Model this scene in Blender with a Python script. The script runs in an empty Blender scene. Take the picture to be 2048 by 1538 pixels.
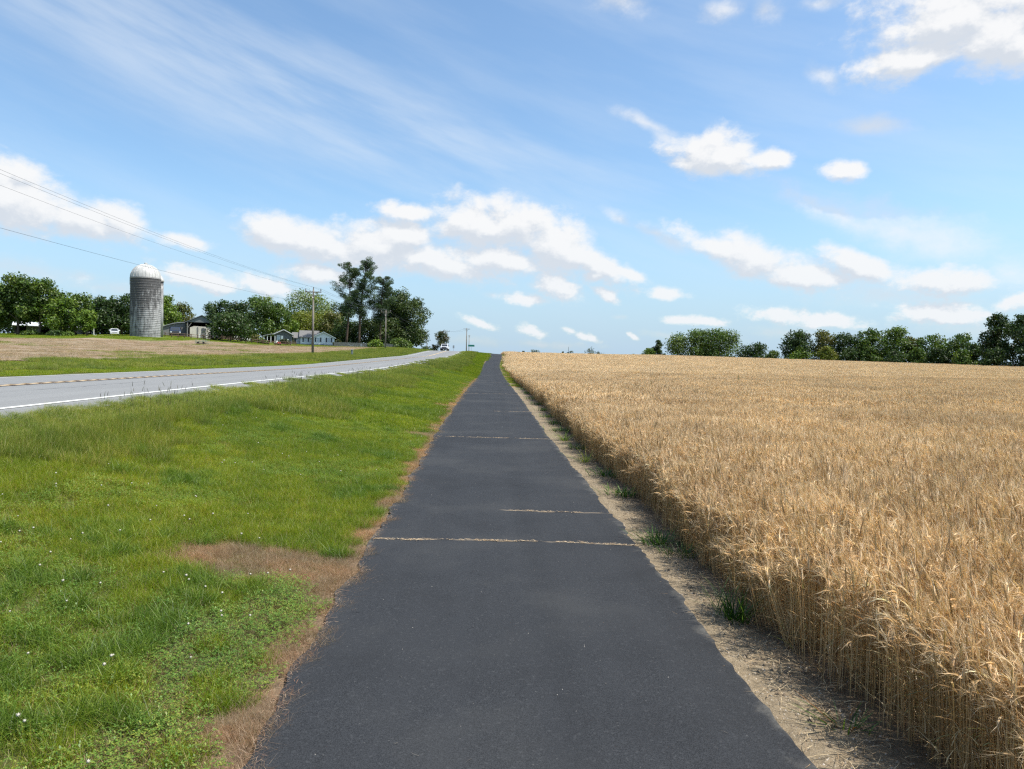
import bpy, math, random
import numpy as np
from mathutils import Matrix, Vector, Euler

random.seed(7)
RNG = np.random.default_rng(7)
R = math.radians
scene = bpy.context.scene
COL = scene.collection

# ------------------------------------------------------------------ camera
CAM_H = 1.65
F_PX = 1480.0            # focal length in pixels of the 2048 px wide photograph
CAM_M = (Matrix.Rotation(-R(1.63), 4, 'Z') @ Matrix.Rotation(R(90 - 1.49), 4, 'X') @ Matrix.Rotation(R(1.2), 4, 'Z'))
cam_data = bpy.data.cameras.new("camera")
cam_data.sensor_width = 36.0
cam_data.lens = F_PX / 2048 * 36.0
cam_data.clip_start = 0.05
cam_data.clip_end = 9000
cam = bpy.data.objects.new("camera", cam_data)
COL.objects.link(cam)
cam.matrix_world = Matrix.Translation((0, 0, CAM_H)) @ CAM_M
scene.camera = cam

def ray(px, py):
    return (CAM_M.to_3x3() @ Vector((px - 1024, -(py - 769), -F_PX))).normalized()

def at(px, py, Y):
    d = ray(px, py)
    t = Y / d.y
    return Vector((d.x * t, Y, CAM_H + d.z * t))

# ------------------------------------------------------------------ light and exposure
SUN_EL, SUN_AZ = R(60), R(101)          # azimuth clockwise from +Y
SUN_STRENGTH = 4.7
SKY_STRENGTH = 0.108
EXPOSURE = 0.47
sd = Vector((math.sin(SUN_AZ) * math.cos(SUN_EL), math.cos(SUN_AZ) * math.cos(SUN_EL), math.sin(SUN_EL)))
sun_data = bpy.data.lights.new("sun", 'SUN')
sun_data.energy = SUN_STRENGTH
sun_data.angle = R(0.53)
sun_data.color = (1.0, 0.955, 0.87)
sun = bpy.data.objects.new("sun", sun_data)
COL.objects.link(sun)
sun.rotation_euler = sd.to_track_quat('Z', 'Y').to_euler()
scene.view_settings.view_transform = 'Standard'
scene.view_settings.look = 'None'
scene.view_settings.gamma = 1.0
scene.view_settings.exposure = EXPOSURE
scene.view_settings.use_curve_mapping = False
scene.render.engine = 'CYCLES'
scene.cycles.use_denoising = False
scene.cycles.pixel_filter_type = 'BLACKMAN_HARRIS'
scene.cycles.filter_width = 1.3
scene.cycles.sample_clamp_indirect = 4.0
scene.cycles.max_bounces = 6
scene.cycles.diffuse_bounces = 3
scene.cycles.transmission_bounces = 3
scene.cycles.transparent_max_bounces = 4
scene.cycles.caustics_reflective = False
scene.cycles.caustics_refractive = False

# ------------------------------------------------------------------ node helpers
class NT:
    def __init__(self, nt):
        self.nt = nt
    def n(self, kind, **kw):
        nd = self.nt.nodes.new(kind)
        ins = kw.pop('ins', {})
        for k, v in kw.items():
            setattr(nd, k, v)
        for k, v in ins.items():
            if isinstance(v, bpy.types.NodeSocket):
                self.nt.links.new(v, nd.inputs[k])
            else:
                nd.inputs[k].default_value = v
        return nd
    def math(self, op, a, b=None, c=None, clamp=False):
        nd = self.nt.nodes.new('ShaderNodeMath')
        nd.operation = op
        nd.use_clamp = clamp
        for i, v in enumerate((a, b, c)):
            if v is None:
                continue
            if isinstance(v, bpy.types.NodeSocket):
                self.nt.links.new(v, nd.inputs[i])
            else:
                nd.inputs[i].default_value = v
        return nd.outputs[0]
    def vmath(self, op, a, b=None, scale=None):
        nd = self.nt.nodes.new('ShaderNodeVectorMath')
        nd.operation = op
        for i, v in enumerate((a, b)):
            if v is None:
                continue
            if isinstance(v, bpy.types.NodeSocket):
                self.nt.links.new(v, nd.inputs[i])
            else:
                nd.inputs[i].default_value = v
        if scale is not None:
            nd.inputs['Scale'].default_value = scale
        return nd.outputs['Value'] if op in ('LENGTH', 'DOT_PRODUCT') else nd.outputs[0]
    def mapr(self, v, a, b, c=0.0, d=1.0, smooth=False):
        nd = self.nt.nodes.new('ShaderNodeMapRange')
        if smooth:
            nd.interpolation_type = 'SMOOTHSTEP'
        self.nt.links.new(v, nd.inputs[0])
        for i, x in enumerate((a, b, c, d)):
            nd.inputs[i + 1].default_value = x
        return nd.outputs[0]
    def noise(self, vec, scale, detail=4.0, rough=0.5, dist=0.0):
        nd = self.nt.nodes.new('ShaderNodeTexNoise')
        if vec is not None:
            self.nt.links.new(vec, nd.inputs['Vector'])
        nd.inputs['Scale'].default_value = scale
        nd.inputs['Detail'].default_value = detail
        nd.inputs['Roughness'].default_value = rough
        nd.inputs['Distortion'].default_value = dist
        return nd.outputs[0]
    def mix(self, f, a, b, blend='MIX'):
        nd = self.nt.nodes.new('ShaderNodeMix')
        nd.data_type = 'RGBA'
        nd.blend_type = blend
        for sock, v in ((nd.inputs[0], f), (nd.inputs[6], a), (nd.inputs[7], b)):
            if isinstance(v, bpy.types.NodeSocket):
                self.nt.links.new(v, sock)
            else:
                sock.default_value = v if sock.type == 'VALUE' else (tuple(v) + (1,))[:4]
        return nd.outputs[2]
    def link(self, a, b):
        self.nt.links.new(a, b)

def new_mat(name):
    m = bpy.data.materials.new(name)
    m.use_nodes = True
    m.node_tree.nodes.clear()
    T = NT(m.node_tree)
    out = T.n('ShaderNodeOutputMaterial')
    return m, T, out

# ------------------------------------------------------------------ world: sky with clouds
world = bpy.data.worlds.new("World")
scene.world = world
world.use_nodes = True
world.node_tree.nodes.clear()
W = NT(world.node_tree)

def azel(px, py):
    d = ray(px, py)
    return math.degrees(math.atan2(d.x, d.y)), math.degrees(math.asin(d.z))

DEG = math.degrees(1 / F_PX)
# px, py, half width, half height, tilt (deg, + = right end lower), in the photograph's pixels
THICK = [
    (395, 556, 95, 26, 8), (640, 548, 85, 26, 4), (530, 574, 80, 22, 12),
    (30, 405, 125, 62, 8), (150, 432, 130, 42, 10), (235, 440, 52, 30, 10),
    (560, 470, 85, 40, 18), (640, 490, 120, 48, 14), (760, 495, 120, 58, 8), (800, 472, 70, 40, 0), (880, 525, 150, 34, 12),
    (960, 450, 125, 60, 8), (1040, 450, 110, 56, 14), (1110, 490, 120, 60, 24), (1190, 525, 105, 34, 30), (1000, 520, 170, 34, 4),
    (820, 425, 80, 20, 6), (1250, 548, 52, 14, 22),
    (1115, 573, 62, 27, 20), (1045, 597, 52, 16, 5), (1213, 590, 34, 13, 25), (1330, 588, 46, 14, 5), (1190, 553, 34, 13, 0),
    (1425, 308, 98, 44, 6), (1436, 276, 46, 34, 0), (1540, 318, 44, 18, 6),
    (1684, 338, 44, 22, 12),
    (1900, 30, 150, 62, 5), (2010, 60, 110, 75, 0), (1835, 118, 120, 34, -8),
    (1445, 500, 100, 26, 22), (1510, 515, 90, 44, 20), (1600, 548, 125, 34, 8), (1715, 528, 80, 30, 28), (1880, 562, 100, 32, 5),
    (1570, 632, 80, 18, 6), (1660, 642, 75, 18, 5), (1395, 642, 70, 10, 3),
    (372, 482, 56, 16, 6), (535, 572, 72, 20, 14), (960, 646, 44, 10, 18), (1065, 662, 34, 13, 12), (1140, 662, 20, 8, 18),
    (1172, 674, 32, 9, 18), (1268, 675, 15, 6, 25), (1880, 628, 90, 24, 6), (2035, 598, 46, 15, -20),
]
THIN = [
    (1335, 280, 60, 15, 35),
    (1300, 250, 90, 14, 22), (1740, 252, 70, 18, 5), (1648, 152, 40, 22, 38), (1240, 2, 75, 26, 5), (1450, 22, 50, 22, 0),
    (1532, 22, 36, 22, 20), (1240, 438, 40, 14, 28), (1310, 465, 60, 14, 22), (1680, 435, 130, 26, 28), (1820, 470, 160, 56, 18),
    (2030, 545, 66, 48, 0), (380, 552, 90, 30, 10), (640, 550, 90, 36, 4), (165, 553, 50, 16, 8), (60, 540, 110, 22, 8),
    (1320, 668, 40, 9, 8), (950, 682, 70, 12, 5), (1450, 672, 45, 12, 4), (1100, 690, 120, 10, 2), (1560, 665, 80, 14, 3),
    (1240, 632, 26, 6, 4), (460, 560, 80, 26, 8), (1780, 590, 180, 34, 5), (1640, 8, 40, 12, 0), (985, 590, 24, 10, 10),
    (1960, 660, 120, 16, 4), (250, 580, 120, 18, 5), (1340, 480, 60, 20, 18),
]

def cloud_field(name, blobs):
    """Distance-like field over (azimuth, elevation) in degrees: 0 at a cloud's heart, 1 at its rim."""
    g = bpy.data.node_groups.new(name, 'ShaderNodeTree')
    g.interface.new_socket('P', in_out='INPUT', socket_type='NodeSocketVector')
    g.interface.new_socket('D', in_out='OUTPUT', socket_type='NodeSocketFloat')
    G = NT(g)
    gi = G.n('NodeGroupInput')
    go = G.n('NodeGroupOutput')
    cur = None
    pin = gi.outputs[0]
    for (px, py, a, b, tilt) in blobs:
        az, el = azel(px, py)
        mp = G.n('ShaderNodeMapping', vector_type='TEXTURE')
        if cur is not None:            # (keeps the shader compiler working through the blobs one after another)
            nd = G.n('ShaderNodeVectorMath', operation='MULTIPLY_ADD')
            G.link(cur, nd.inputs[0])
            nd.inputs[1].default_value = (1e-7, 0, 0)
            G.link(pin, nd.inputs[2])
            pin = nd.outputs[0]
        G.link(pin, mp.inputs['Vector'])
        mp.inputs['Location'].default_value = (az, el, 0)
        mp.inputs['Rotation'].default_value = (0, 0, R(-tilt))
        mp.inputs['Scale'].default_value = (a * DEG, b * DEG, 1)
        ln = G.vmath('LENGTH', mp.outputs[0])
        if cur is None:
            cur = ln
        else:
            nd = G.n('ShaderNodeMath', operation='SMOOTH_MIN')
            G.link(cur, nd.inputs[0])
            G.link(ln, nd.inputs[1])
            nd.inputs[2].default_value = 0.25
            cur = nd.outputs[0]
    G.link(cur, go.inputs[0])
    return g

tc = W.n('ShaderNodeTexCoord')
dirv = W.vmath('NORMALIZE', tc.outputs['Generated'])
sep = W.n('ShaderNodeSeparateXYZ', ins={0: dirv})
az = W.math('MULTIPLY', W.math('ARCTAN2', sep.outputs[0], sep.outputs[1]), 57.29578)
el = W.math('MULTIPLY', W.math('ARCSINE', sep.outputs[2]), 57.29578)
P = W.n('ShaderNodeCombineXYZ', ins={0: az, 1: el}).outputs[0]
warp = W.n('ShaderNodeTexNoise', ins={'Scale': 0.5, 'Detail': 4.0})
W.link(P, warp.inputs['Vector'])
wv = W.vmath('SCALE', W.vmath('SUBTRACT', warp.outputs['Color'], (0.5, 0.5, 0.5)), scale=0.9)
Pw = W.vmath('ADD', P, W.vmath('MULTIPLY', wv, (1.0, 0.55, 0.0)))

def cover(group, off):
    p = W.vmath('ADD', Pw, (off[0], off[1], 0))
    g = W.n('ShaderNodeGroup')
    g.node_tree = group
    W.link(p, g.inputs[0])
    return g.outputs[0]

g_thick = cloud_field('cumulus_field', THICK)
g_thin = cloud_field('thin_cloud_field', THIN)
def fluff(off, det):
    p = W.vmath('MULTIPLY', W.vmath('ADD', P, off), (1.0, 1.45, 1.0))
    lo = W.noise(p, 0.62, det, 0.64, 0.1)
    hi = W.noise(p, 0.26, det, 0.63, 0.1)
    f = W.mapr(el, 3.0, 11.0, 0.0, 1.0)
    return W.math('ADD', W.math('MULTIPLY', hi, f), W.math('MULTIPLY', lo, W.math('SUBTRACT', 1.0, f)))
n1 = fluff((0, 0, 0), 10.0)
n2 = fluff((0.30, 0.75, 0), 5.0)
def dens(f, n, amp=2.5):
    return W.math('ADD', W.math('SUBTRACT', 1.12, f), W.math('MULTIPLY', W.math('SUBTRACT', n, 0.5), amp))
d_here = dens(cover(g_thick, (0, 0)), n1)
d_up = dens(cover(g_thick, (0.35, 1.0)), n2)
a_thick = W.mapr(d_here, -0.10, 0.68, 0.0, 0.96, smooth=True)
d_thin = dens(cover(g_thin, (0, 0)), n1, 2.4)
a_thin = W.mapr(d_thin, -0.1, 1.45, 0.0, 0.72, smooth=True)
# elsewhere on the dome: the same kind of scattered fair-weather clouds
zc = W.math('ADD', W.math('MAXIMUM', sep.outputs[2], 0.0), 0.16)
C = W.n('ShaderNodeCombineXYZ', ins={0: W.math('DIVIDE', sep.outputs[0], zc), 1: W.math('DIVIDE', sep.outputs[1], zc)}).outputs[0]
ng = W.noise(C, 0.9, 8.0, 0.55, 0.2)
outside = W.math('MAXIMUM', W.mapr(W.math('ABSOLUTE', W.math('SUBTRACT', az, 1.6)), 37, 46, smooth=True), W.mapr(el, 30, 38, smooth=True))
a_else = W.math('MULTIPLY', W.mapr(ng, 0.54, 0.68, 0.0, 0.9, smooth=True), outside)
alpha = W.math('MAXIMUM', W.math('MAXIMUM', a_thick, a_thin), a_else, clamp=True)
# high streaks of cirrus
cm = W.n('ShaderNodeMapping', vector_type='TEXTURE')
W.link(P, cm.inputs['Vector'])
cm.inputs['Rotation'].default_value = (0, 0, R(-17))
cm.inputs['Scale'].default_value = (24.0, 4.2, 1)
ns = W.noise(cm.outputs[0], 1.0, 9.0, 0.58, 0.05)
cmf = W.n('ShaderNodeMapping', vector_type='TEXTURE')
W.link(P, cmf.inputs['Vector'])
a0, e0 = azel(560, 185)
cmf.inputs['Location'].default_value = (a0, e0, 0)
cmf.inputs['Rotation'].default_value = (0, 0, R(-14))
cmf.inputs['Scale'].default_value = (34.0, 5.0, 1)
band = W.mapr(W.vmath('LENGTH', cmf.outputs[0]), 1.15, 0.0, 0.0, 1.0, smooth=True)
cirrus = W.math('ADD', W.math('MULTIPLY', W.mapr(ns, 0.36, 0.70, 0.0, 1.0, smooth=True), W.math('ADD', W.math('MULTIPLY', band, 0.40), 0.16)),
                W.math('MULTIPLY', band, 0.06), clamp=True)
sky = W.n('ShaderNodeTexSky', sky_type='NISHITA', sun_disc=False, sun_elevation=SUN_EL, sun_rotation=SUN_AZ,
          altitude=80.0, air_density=1.0, dust_density=1.6, ozone_density=2.2)
skyc = W.mix(1.0, sky.outputs[0], (1.19, 1.37, 1.40), 'MULTIPLY')
k = 1.0 / SKY_STRENGTH / 2 ** EXPOSURE
cir_c = (0.83 * k, 0.90 * k, 0.97 * k)
c1 = W.mix(cirrus, skyc, cir_c)
light = W.mapr(W.math('SUBTRACT', d_here, d_up), -0.30, 0.42, 0.0, 1.0, smooth=True)
lit = W.mix(light, (0.70 * k, 0.745 * k, 0.81 * k), (0.965 * k, 0.965 * k, 0.965 * k))
# distant cumulus fade into the pale air above the horizon
far = W.mapr(el, 0.0, 11.0, 0.22, 0.0)
lit2 = W.mix(far, lit, (0.66 * k, 0.78 * k, 0.92 * k))
c2 = W.mix(alpha, c1, lit2)
# pale air just above the horizon
air = W.mapr(el, -1.0, 13.0, 0.86, 0.0, smooth=True)
c0 = W.mix(W.math('MULTIPLY', air, W.math('SUBTRACT', 1.0, W.math('MULTIPLY', alpha, 0.93))), c2, (0.50 * k, 0.68 * k, 0.88 * k))
bg = W.n('ShaderNodeBackground', ins={'Color': c0, 'Strength': SKY_STRENGTH})
wo = W.n('ShaderNodeOutputWorld', ins={'Surface': bg.outputs[0]})
world.cycles.sampling_method = 'MANUAL'
world.cycles.sample_map_resolution = 1024

# ------------------------------------------------------------------ terrain
COLS = {   # lateral position -> profile [(distance, height)]
    -400: [(0, 1.0), (60, 2.4), (148, 5.5), (220, 6.4), (320, 5.5), (500, 0)],
    -100: [(0, .9), (36, 1.35), (70, 2.2), (100, 3.1), (122, 4.15), (148, 5.55), (175, 6.6), (200, 7.0), (300, 6.0), (500, 0)],
    -70:  [(0, .85), (36, 1.35), (70, 2.3), (100, 3.4), (126, 4.55), (148, 5.85), (165, 6.7), (200, 7.2), (300, 5.6), (500, 0)],
    -48:  [(0, .8), (36, 1.35), (70, 2.1), (100, 3.0), (148, 4.55), (172, 5.05), (198, 5.95), (240, 6.6), (300, 5.2), (500, 0)],
    -23.5: [(0, .75), (36, 1.30), (70, 1.95), (97, 2.5), (130, 3.6), (163, 4.85), (223, 6.0), (250, 5.9), (300, 4.3), (500, 0)],
    -15.0: [(0, .72), (15, .86), (24, .96), (57, 1.28), (95, 2.18), (125, 2.85), (172, 4.62), (195, 5.02), (215, 5.15), (260, 4.8), (500, -1)],
    -14.2: [(0, .80), (15, .92), (24, 1.0), (57, 1.33), (95, 2.24), (125, 2.9), (172, 4.66), (195, 5.05), (215, 5.18), (260, 4.8), (500, -1)],
    -10.35: [(0, .80), (10, .90), (19, 1.02), (44, 1.26), (95, 2.30), (125, 2.95), (172, 4.68), (195, 5.08), (215, 5.2), (260, 4.8), (500, -1)],
    -6.5: [(0, .72), (10, .84), (19, .96), (44, 1.2), (95, 2.24), (125, 2.9), (172, 4.6), (195, 5.0), (215, 5.12), (260, 4.7), (500, -1)],
    -6.0: [(0, .62), (10, .74), (19, .86), (44, 1.1), (95, 2.14), (125, 2.8), (172, 4.55), (195, 4.95), (215, 5.0), (260, 4.6), (500, -1)],
    -3.6: [(0, .12), (10, .22), (19, .42), (44, .72), (69, 1.0), (100, 1.75), (140, 3.0), (172, 4.5), (195, 4.7), (260, 4.3), (500, -1)],
    -1.3: [(-5, -.03), (0, -.04), (7, -.06), (16, .07), (36, .32), (69, .45), (100, 1.0), (140, 2.72), (165, 4.2), (180, 4.45), (195, 4.45), (260, 4.0), (500, -2)],
    1.9:  [(-5, -.03), (0, -.04), (7, -.06), (16, .07), (36, .32), (69, .45), (100, 1.0), (140, 2.68), (165, 4.05), (180, 4.3), (195, 4.35), (260, 4.0), (500, -2)],
    6.0:  [(0, -.03), (16, .05), (36, .25), (69, .45), (100, 1.0), (140, 2.5), (165, 3.75), (185, 4.15), (215, 4.3), (260, 4.0), (500, -2)],
    50:   [(0, .0), (36, .25), (69, .6), (100, 1.25), (140, 2.5), (180, 3.9), (225, 5.0), (260, 5.2), (320, 4.5), (500, -1)],
    75:   [(0, .0), (36, .25), (69, .65), (100, 1.35), (140, 2.6), (180, 3.75), (205, 4.3), (240, 4.7), (320, 4.5), (500, -1)],
    105:  [(0, .0), (36, .2), (69, .6), (100, 1.3), (130, 2.1), (155, 2.95), (190, 3.7), (240, 4.2), (320, 4.5), (500, -1)],
    400:  [(0, -.5), (69, .3), (150, 2.2), (240, 3.0), (320, 3.5), (500, -1)],
}
YG = np.arange(-60, 620, 1.0)
def smooth_profile(pts):
    ys, zs = zip(*pts)
    v = np.interp(YG, ys, zs)
    out = v.copy()
    for s in (3, 3):
        kx = np.arange(-3 * s, 3 * s + 1)
        kk = np.exp(-kx ** 2 / (2 * s * s)); kk /= kk.sum()
        out = np.convolve(np.pad(out, 3 * s, mode='edge'), kk, mode='valid')
    return out
CX = np.array(sorted(COLS))
CZ = np.stack([smooth_profile(COLS[c]) for c in sorted(COLS)])

def bump(x, y):
    return (0.035 * np.sin(x * 0.9 + 1.3 * np.sin(y * .31)) * np.sin(y * .55 + .7) + 0.02 * np.sin(x * 2.3 + y * 1.1) * np.sin(y * 1.7 - x))

def H(x, y, bumps=True):
    x = np.atleast_1d(np.asarray(x, float)); y = np.atleast_1d(np.asarray(y, float))
    x, y = np.broadcast_arrays(x, y)
    yi = np.clip(y - YG[0], 0, len(YG) - 1.001)
    y0 = yi.astype(int); fy = yi - y0
    xi = np.clip(np.searchsorted(CX, x, side='right') - 1, 0, len(CX) - 2)
    fx = np.clip((x - CX[xi]) / (CX[xi + 1] - CX[xi]), 0, 1)
    za = CZ[xi, y0] * (1 - fy) + CZ[xi, y0 + 1] * fy
    zb = CZ[xi + 1, y0] * (1 - fy) + CZ[xi + 1, y0 + 1] * fy
    z = za * (1 - fx) + zb * fx
    if bumps:
        m = np.clip((x - 2.6) / 2, 0, 1) + np.clip((-1.8 - x) / 1.2, 0, 1) * np.clip((x + 5.9) / .8, 0, 1) + np.clip((-15.6 - x) / 2, 0, 1)
        z = z + bump(x, y) * m
    return z

def h(x, y):
    return float(H(x, y)[0])

def smoothstep(a, b, v):
    t = np.clip((np.asarray(v, float) - a) / (b - a), 0, 1)
    return t * t * (3 - 2 * t)

def path_cx(y):
    return 0.20 - 0.12 * smoothstep(6, 18, y) - 0.05 * smoothstep(18, 40, y) + 1.15 * smoothstep(105, 172, y)

def road_shift(y):
    y = np.asarray(y, float)
    return -np.clip(y - 175, 0, None) ** 2 / 540.0

# stations shared by every sheet, so that stacked sheets stay parallel
YS = np.concatenate([np.arange(-12, 24, .5), np.arange(24, 60, 1.0), np.arange(60, 300, 2.0), np.arange(300, 500, 10), [520, 700, 1200, 2500, 6000]])

# ------------------------------------------------------------------ mesh helpers
def mesh_from(name, verts, faces, mats=(), colors=None, smooth=False, midx=None):
    """verts (N,3); faces: list of tuples or (M,k) array; colors (N,3) point colours"""
    me = bpy.data.meshes.new(name)
    verts = np.asarray(verts, np.float32)
    if isinstance(faces, np.ndarray):
        groups = [faces]
    elif faces and isinstance(faces[0], np.ndarray):
        groups = faces
    else:
        me.from_pydata([tuple(map(float, v)) for v in verts], [], [tuple(int(i) for i in f) for f in faces])
        groups = None
    if groups is not None:
        nl = sum(g.size for g in groups); nf = sum(len(g) for g in groups)
        me.vertices.add(len(verts)); me.vertices.foreach_set('co', verts.ravel())
        me.loops.add(nl); me.polygons.add(nf)
        me.loops.foreach_set('vertex_index', np.concatenate([g.ravel() for g in groups]).astype(np.int32))
        tot = np.concatenate([np.full(len(g), g.shape[1]) for g in groups]).astype(np.int32)
        st = np.concatenate([[0], np.cumsum(tot)[:-1]]).astype(np.int32)
        me.polygons.foreach_set('loop_start', st)
        me.update(calc_edges=True)
        me.validate()
    if colors is not None:
        ca = me.color_attributes.new('tint', 'FLOAT_COLOR', 'POINT')
        c4 = np.ones((len(verts), 4), np.float32); c4[:, :3] = colors
        ca.data.foreach_set('color', c4.ravel())
    for m in mats:
        me.materials.append(m)
    if midx is not None:
        me.polygons.foreach_set('material_index', np.asarray(midx, np.int32))
    if smooth:
        me.polygons.foreach_set('use_smooth', np.ones(len(me.polygons), bool))
    me.update()
    return me

def link(name, me, parent=None, loc=(0, 0, 0), rotz=0.0, **props):
    o = bpy.data.objects.new(name, me)
    COL.objects.link(o)
    o.location = loc
    o.rotation_euler = (0, 0, rotz)
    if parent is not None:
        o.parent = parent
    for k_, v in props.items():
        o[k_] = v
    return o

def thing(name, label, category, loc=(0, 0, 0), rotz=0.0, group=None):
    o = link(name, None, None, loc, rotz, label=label, category=category)
    o.empty_display_size = 0.3
    if group:
        o['group'] = group
    return o

class MB:
    """collects boxes, prisms and tubes into one mesh"""
    def __init__(self):
        self.v = []; self.f = []
    def add(self, vs, fs):
        b = len(self.v)
        self.v += [tuple(v) for v in vs]
        self.f += [tuple(b + i for i in f) for f in fs]
        return self
    def box(self, x0, x1, y0, y1, z0, z1):
        return self.add([(x0, y0, z0), (x1, y0, z0), (x1, y1, z0), (x0, y1, z0), (x0, y0, z1), (x1, y0, z1), (x1, y1, z1), (x0, y1, z1)],
                        [(0, 3, 2, 1), (4, 5, 6, 7), (0, 1, 5, 4), (1, 2, 6, 5), (2, 3, 7, 6), (3, 0, 4, 7)])
    def prism_y(self, prof, y0, y1):
        """closed profile of (x, z) extruded along y"""
        n = len(prof)
        vs = [(x, y0, z) for x, z in prof] + [(x, y1, z) for x, z in prof]
        fs = [tuple(range(n - 1, -1, -1)), tuple(range(n, 2 * n))] + [(i, (i + 1) % n, n + (i + 1) % n, n + i) for i in range(n)]
        return self.add(vs, fs)
    def prism_x(self, prof, x0, x1):
        n = len(prof)
        vs = [(x0, y, z) for y, z in prof] + [(x1, y, z) for y, z in prof]
        fs = [tuple(range(n)), tuple(range(2 * n - 1, n - 1, -1))] + [(i, n + i, n + (i + 1) % n, (i + 1) % n) for i in range(n)]
        return self.add(vs, fs)
    def tube(self, pts, radii, n=8, cap=True):
        pts = [Vector(p) for p in pts]
        rings = []
        for i, p in enumerate(pts):
            d = (pts[min(i + 1, len(pts) - 1)] - pts[max(i - 1, 0)]).normalized()
            a = d.cross(Vector((0, 0, 1)) if abs(d.z) < .9 else Vector((1, 0, 0))).normalized()
            b = d.cross(a)
            r = radii[i] if hasattr(radii, '__len__') else radii
            rings.append([p + a * (r * math.cos(2 * math.pi * k_ / n)) + b * (r * math.sin(2 * math.pi * k_ / n)) for k_ in range(n)])
        vs = [v for rg in rings for v in rg]
        fs = []
        for i in range(len(pts) - 1):
            for k_ in range(n):
                fs.append((i * n + k_, i * n + (k_ + 1) % n, (i + 1) * n + (k_ + 1) % n, (i + 1) * n + k_))
        if cap:
            fs.append(tuple(range(n)))
            fs.append(tuple((len(pts) - 1) * n + k_ for k_ in range(n - 1, -1, -1)))
        return self.add(vs, fs)
    def lathe(self, prof, n=32):
        """profile of (r, z)"""
        vs = []
        for r_, z in prof:
            vs += [(r_ * math.cos(2 * math.pi * k_ / n), r_ * math.sin(2 * math.pi * k_ / n), z) for k_ in range(n)]
        fs = []
        for i in range(len(prof) - 1):
            for k_ in range(n):
                fs.append((i * n + k_, i * n + (k_ + 1) % n, (i + 1) * n + (k_ + 1) % n, (i + 1) * n + k_))
        return self.add(vs, fs)
    def mesh(self, name, mat, smooth=False, bevel=0.0):
        me = mesh_from(name, self.v, self.f, [mat] if mat else [], smooth=smooth)
        import bmesh
        bm = bmesh.new(); bm.from_mesh(me)
        bmesh.ops.recalc_face_normals(bm, faces=bm.faces)
        if bevel:
            bmesh.ops.bevel(bm, geom=list(bm.edges), offset=bevel, segments=1, affect='EDGES', clamp_overlap=True)
        bm.to_mesh(me); bm.free()
        return me
    def build(self, name, mat, parent=None, loc=(0, 0, 0), rotz=0.0, smooth=False, bevel=0.0, **props):
        return link(name, self.mesh(name, mat, smooth, bevel), parent, loc, rotz, **props)

def B():
    return MB()

# ------------------------------------------------------------------ materials
def mat_plain(name, col, rough=0.6, metal=0.0, var=0.0, scale=3.0, bump_=0.0, streak=None, spec=0.5):
    m, T, out = new_mat(name)
    pb = T.n('ShaderNodeBsdfPrincipled', ins={'Roughness': rough, 'Metallic': metal})
    pb.inputs['Specular IOR Level'].default_value = spec
    tc_ = T.n('ShaderNodeTexCoord').outputs['Object']
    if var > 0:
        if streak:
            mp = T.n('ShaderNodeMapping'); T.link(tc_, mp.inputs[0]); mp.inputs['Scale'].default_value = streak
            tc_ = mp.outputs[0]
        nz = T.noise(tc_, scale, 6, .6)
        f = T.mapr(nz, .3, .7, 1 - var, 1 + var)
        c = T.mix(1.0, (col[0], col[1], col[2]), T.n('ShaderNodeCombineColor', ins={0: f, 1: f, 2: f}).outputs[0], 'MULTIPLY')
        T.link(c, pb.inputs['Base Color'])
        if bump_:
            bp = T.n('ShaderNodeBump', ins={'Strength': bump_, 'Distance': 0.02, 'Height': nz})
            T.link(bp.outputs[0], pb.inputs['Normal'])
    else:
        pb.inputs['Base Color'].default_value = (*col, 1)
    T.link(pb.outputs[0], out.inputs[0])
    return m

def mat_foliage(name, trans=0.35, rough=0.55, hue_noise=None, gloss=0.06, bright=1.0):
    """leaf material: point colour 'tint' times slow variation over the ground"""
    m, T, out = new_mat(name)
    at_ = T.n('ShaderNodeAttribute', attribute_name='tint')
    c = at_.outputs['Color']
    if bright != 1.0:
        c = T.mix(1.0, c, (bright,) * 3, 'MULTIPLY')
    if hue_noise:
        geo = T.n('ShaderNodeNewGeometry').outputs['Position']
        for (sc, lo, hi, tint_a, tint_b) in hue_noise:
            nz = T.noise(geo, sc, 3, .55)
            f = T.mapr(nz, lo, hi, 0, 1, smooth=True)
            c = T.mix(1.0, c, T.mix(f, tint_a, tint_b), 'MULTIPLY')
    df = T.n('ShaderNodeBsdfDiffuse', ins={'Color': c, 'Roughness': 0.0})
    tr = T.n('ShaderNodeBsdfTranslucent', ins={'Color': T.mix(1.0, c, (1.15, 1.25, .6), 'MULTIPLY')})
    mx = T.n('ShaderNodeMixShader', ins={0: trans, 1: df.outputs[0], 2: tr.outputs[0]})
    gl = T.n('ShaderNodeBsdfGlossy', ins={'Roughness': rough, 'Color': (1, 1, 1, 1)})
    mx2 = T.n('ShaderNodeMixShader', ins={0: gloss, 1: mx.outputs[0], 2: gl.outputs[0]})
    T.link(mx2.outputs[0], out.inputs[0])
    return m

M = {}
M['leaf'] = mat_foliage('tree_leaf', 0.30, 0.5, None, 0.025)
M['grass'] = mat_foliage('grass_blade', 0.38, 0.45, [(0.35, .35, .65, (.86, .92, .9), (1.2, 1.12, 1.0)), (2.3, .35, .65, (.82, .88, .9), (1.18, 1.1, 1.05))], 0.022)
M['wheat'] = mat_foliage('wheat_straw', 0.12, 0.45, [(0.25, .35, .65, (.90, .88, .86), (1.08, 1.07, 1.05)), (1.7, .35, .65, (.88, .85, .82), (1.1, 1.1, 1.1))], 0.05)

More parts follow.
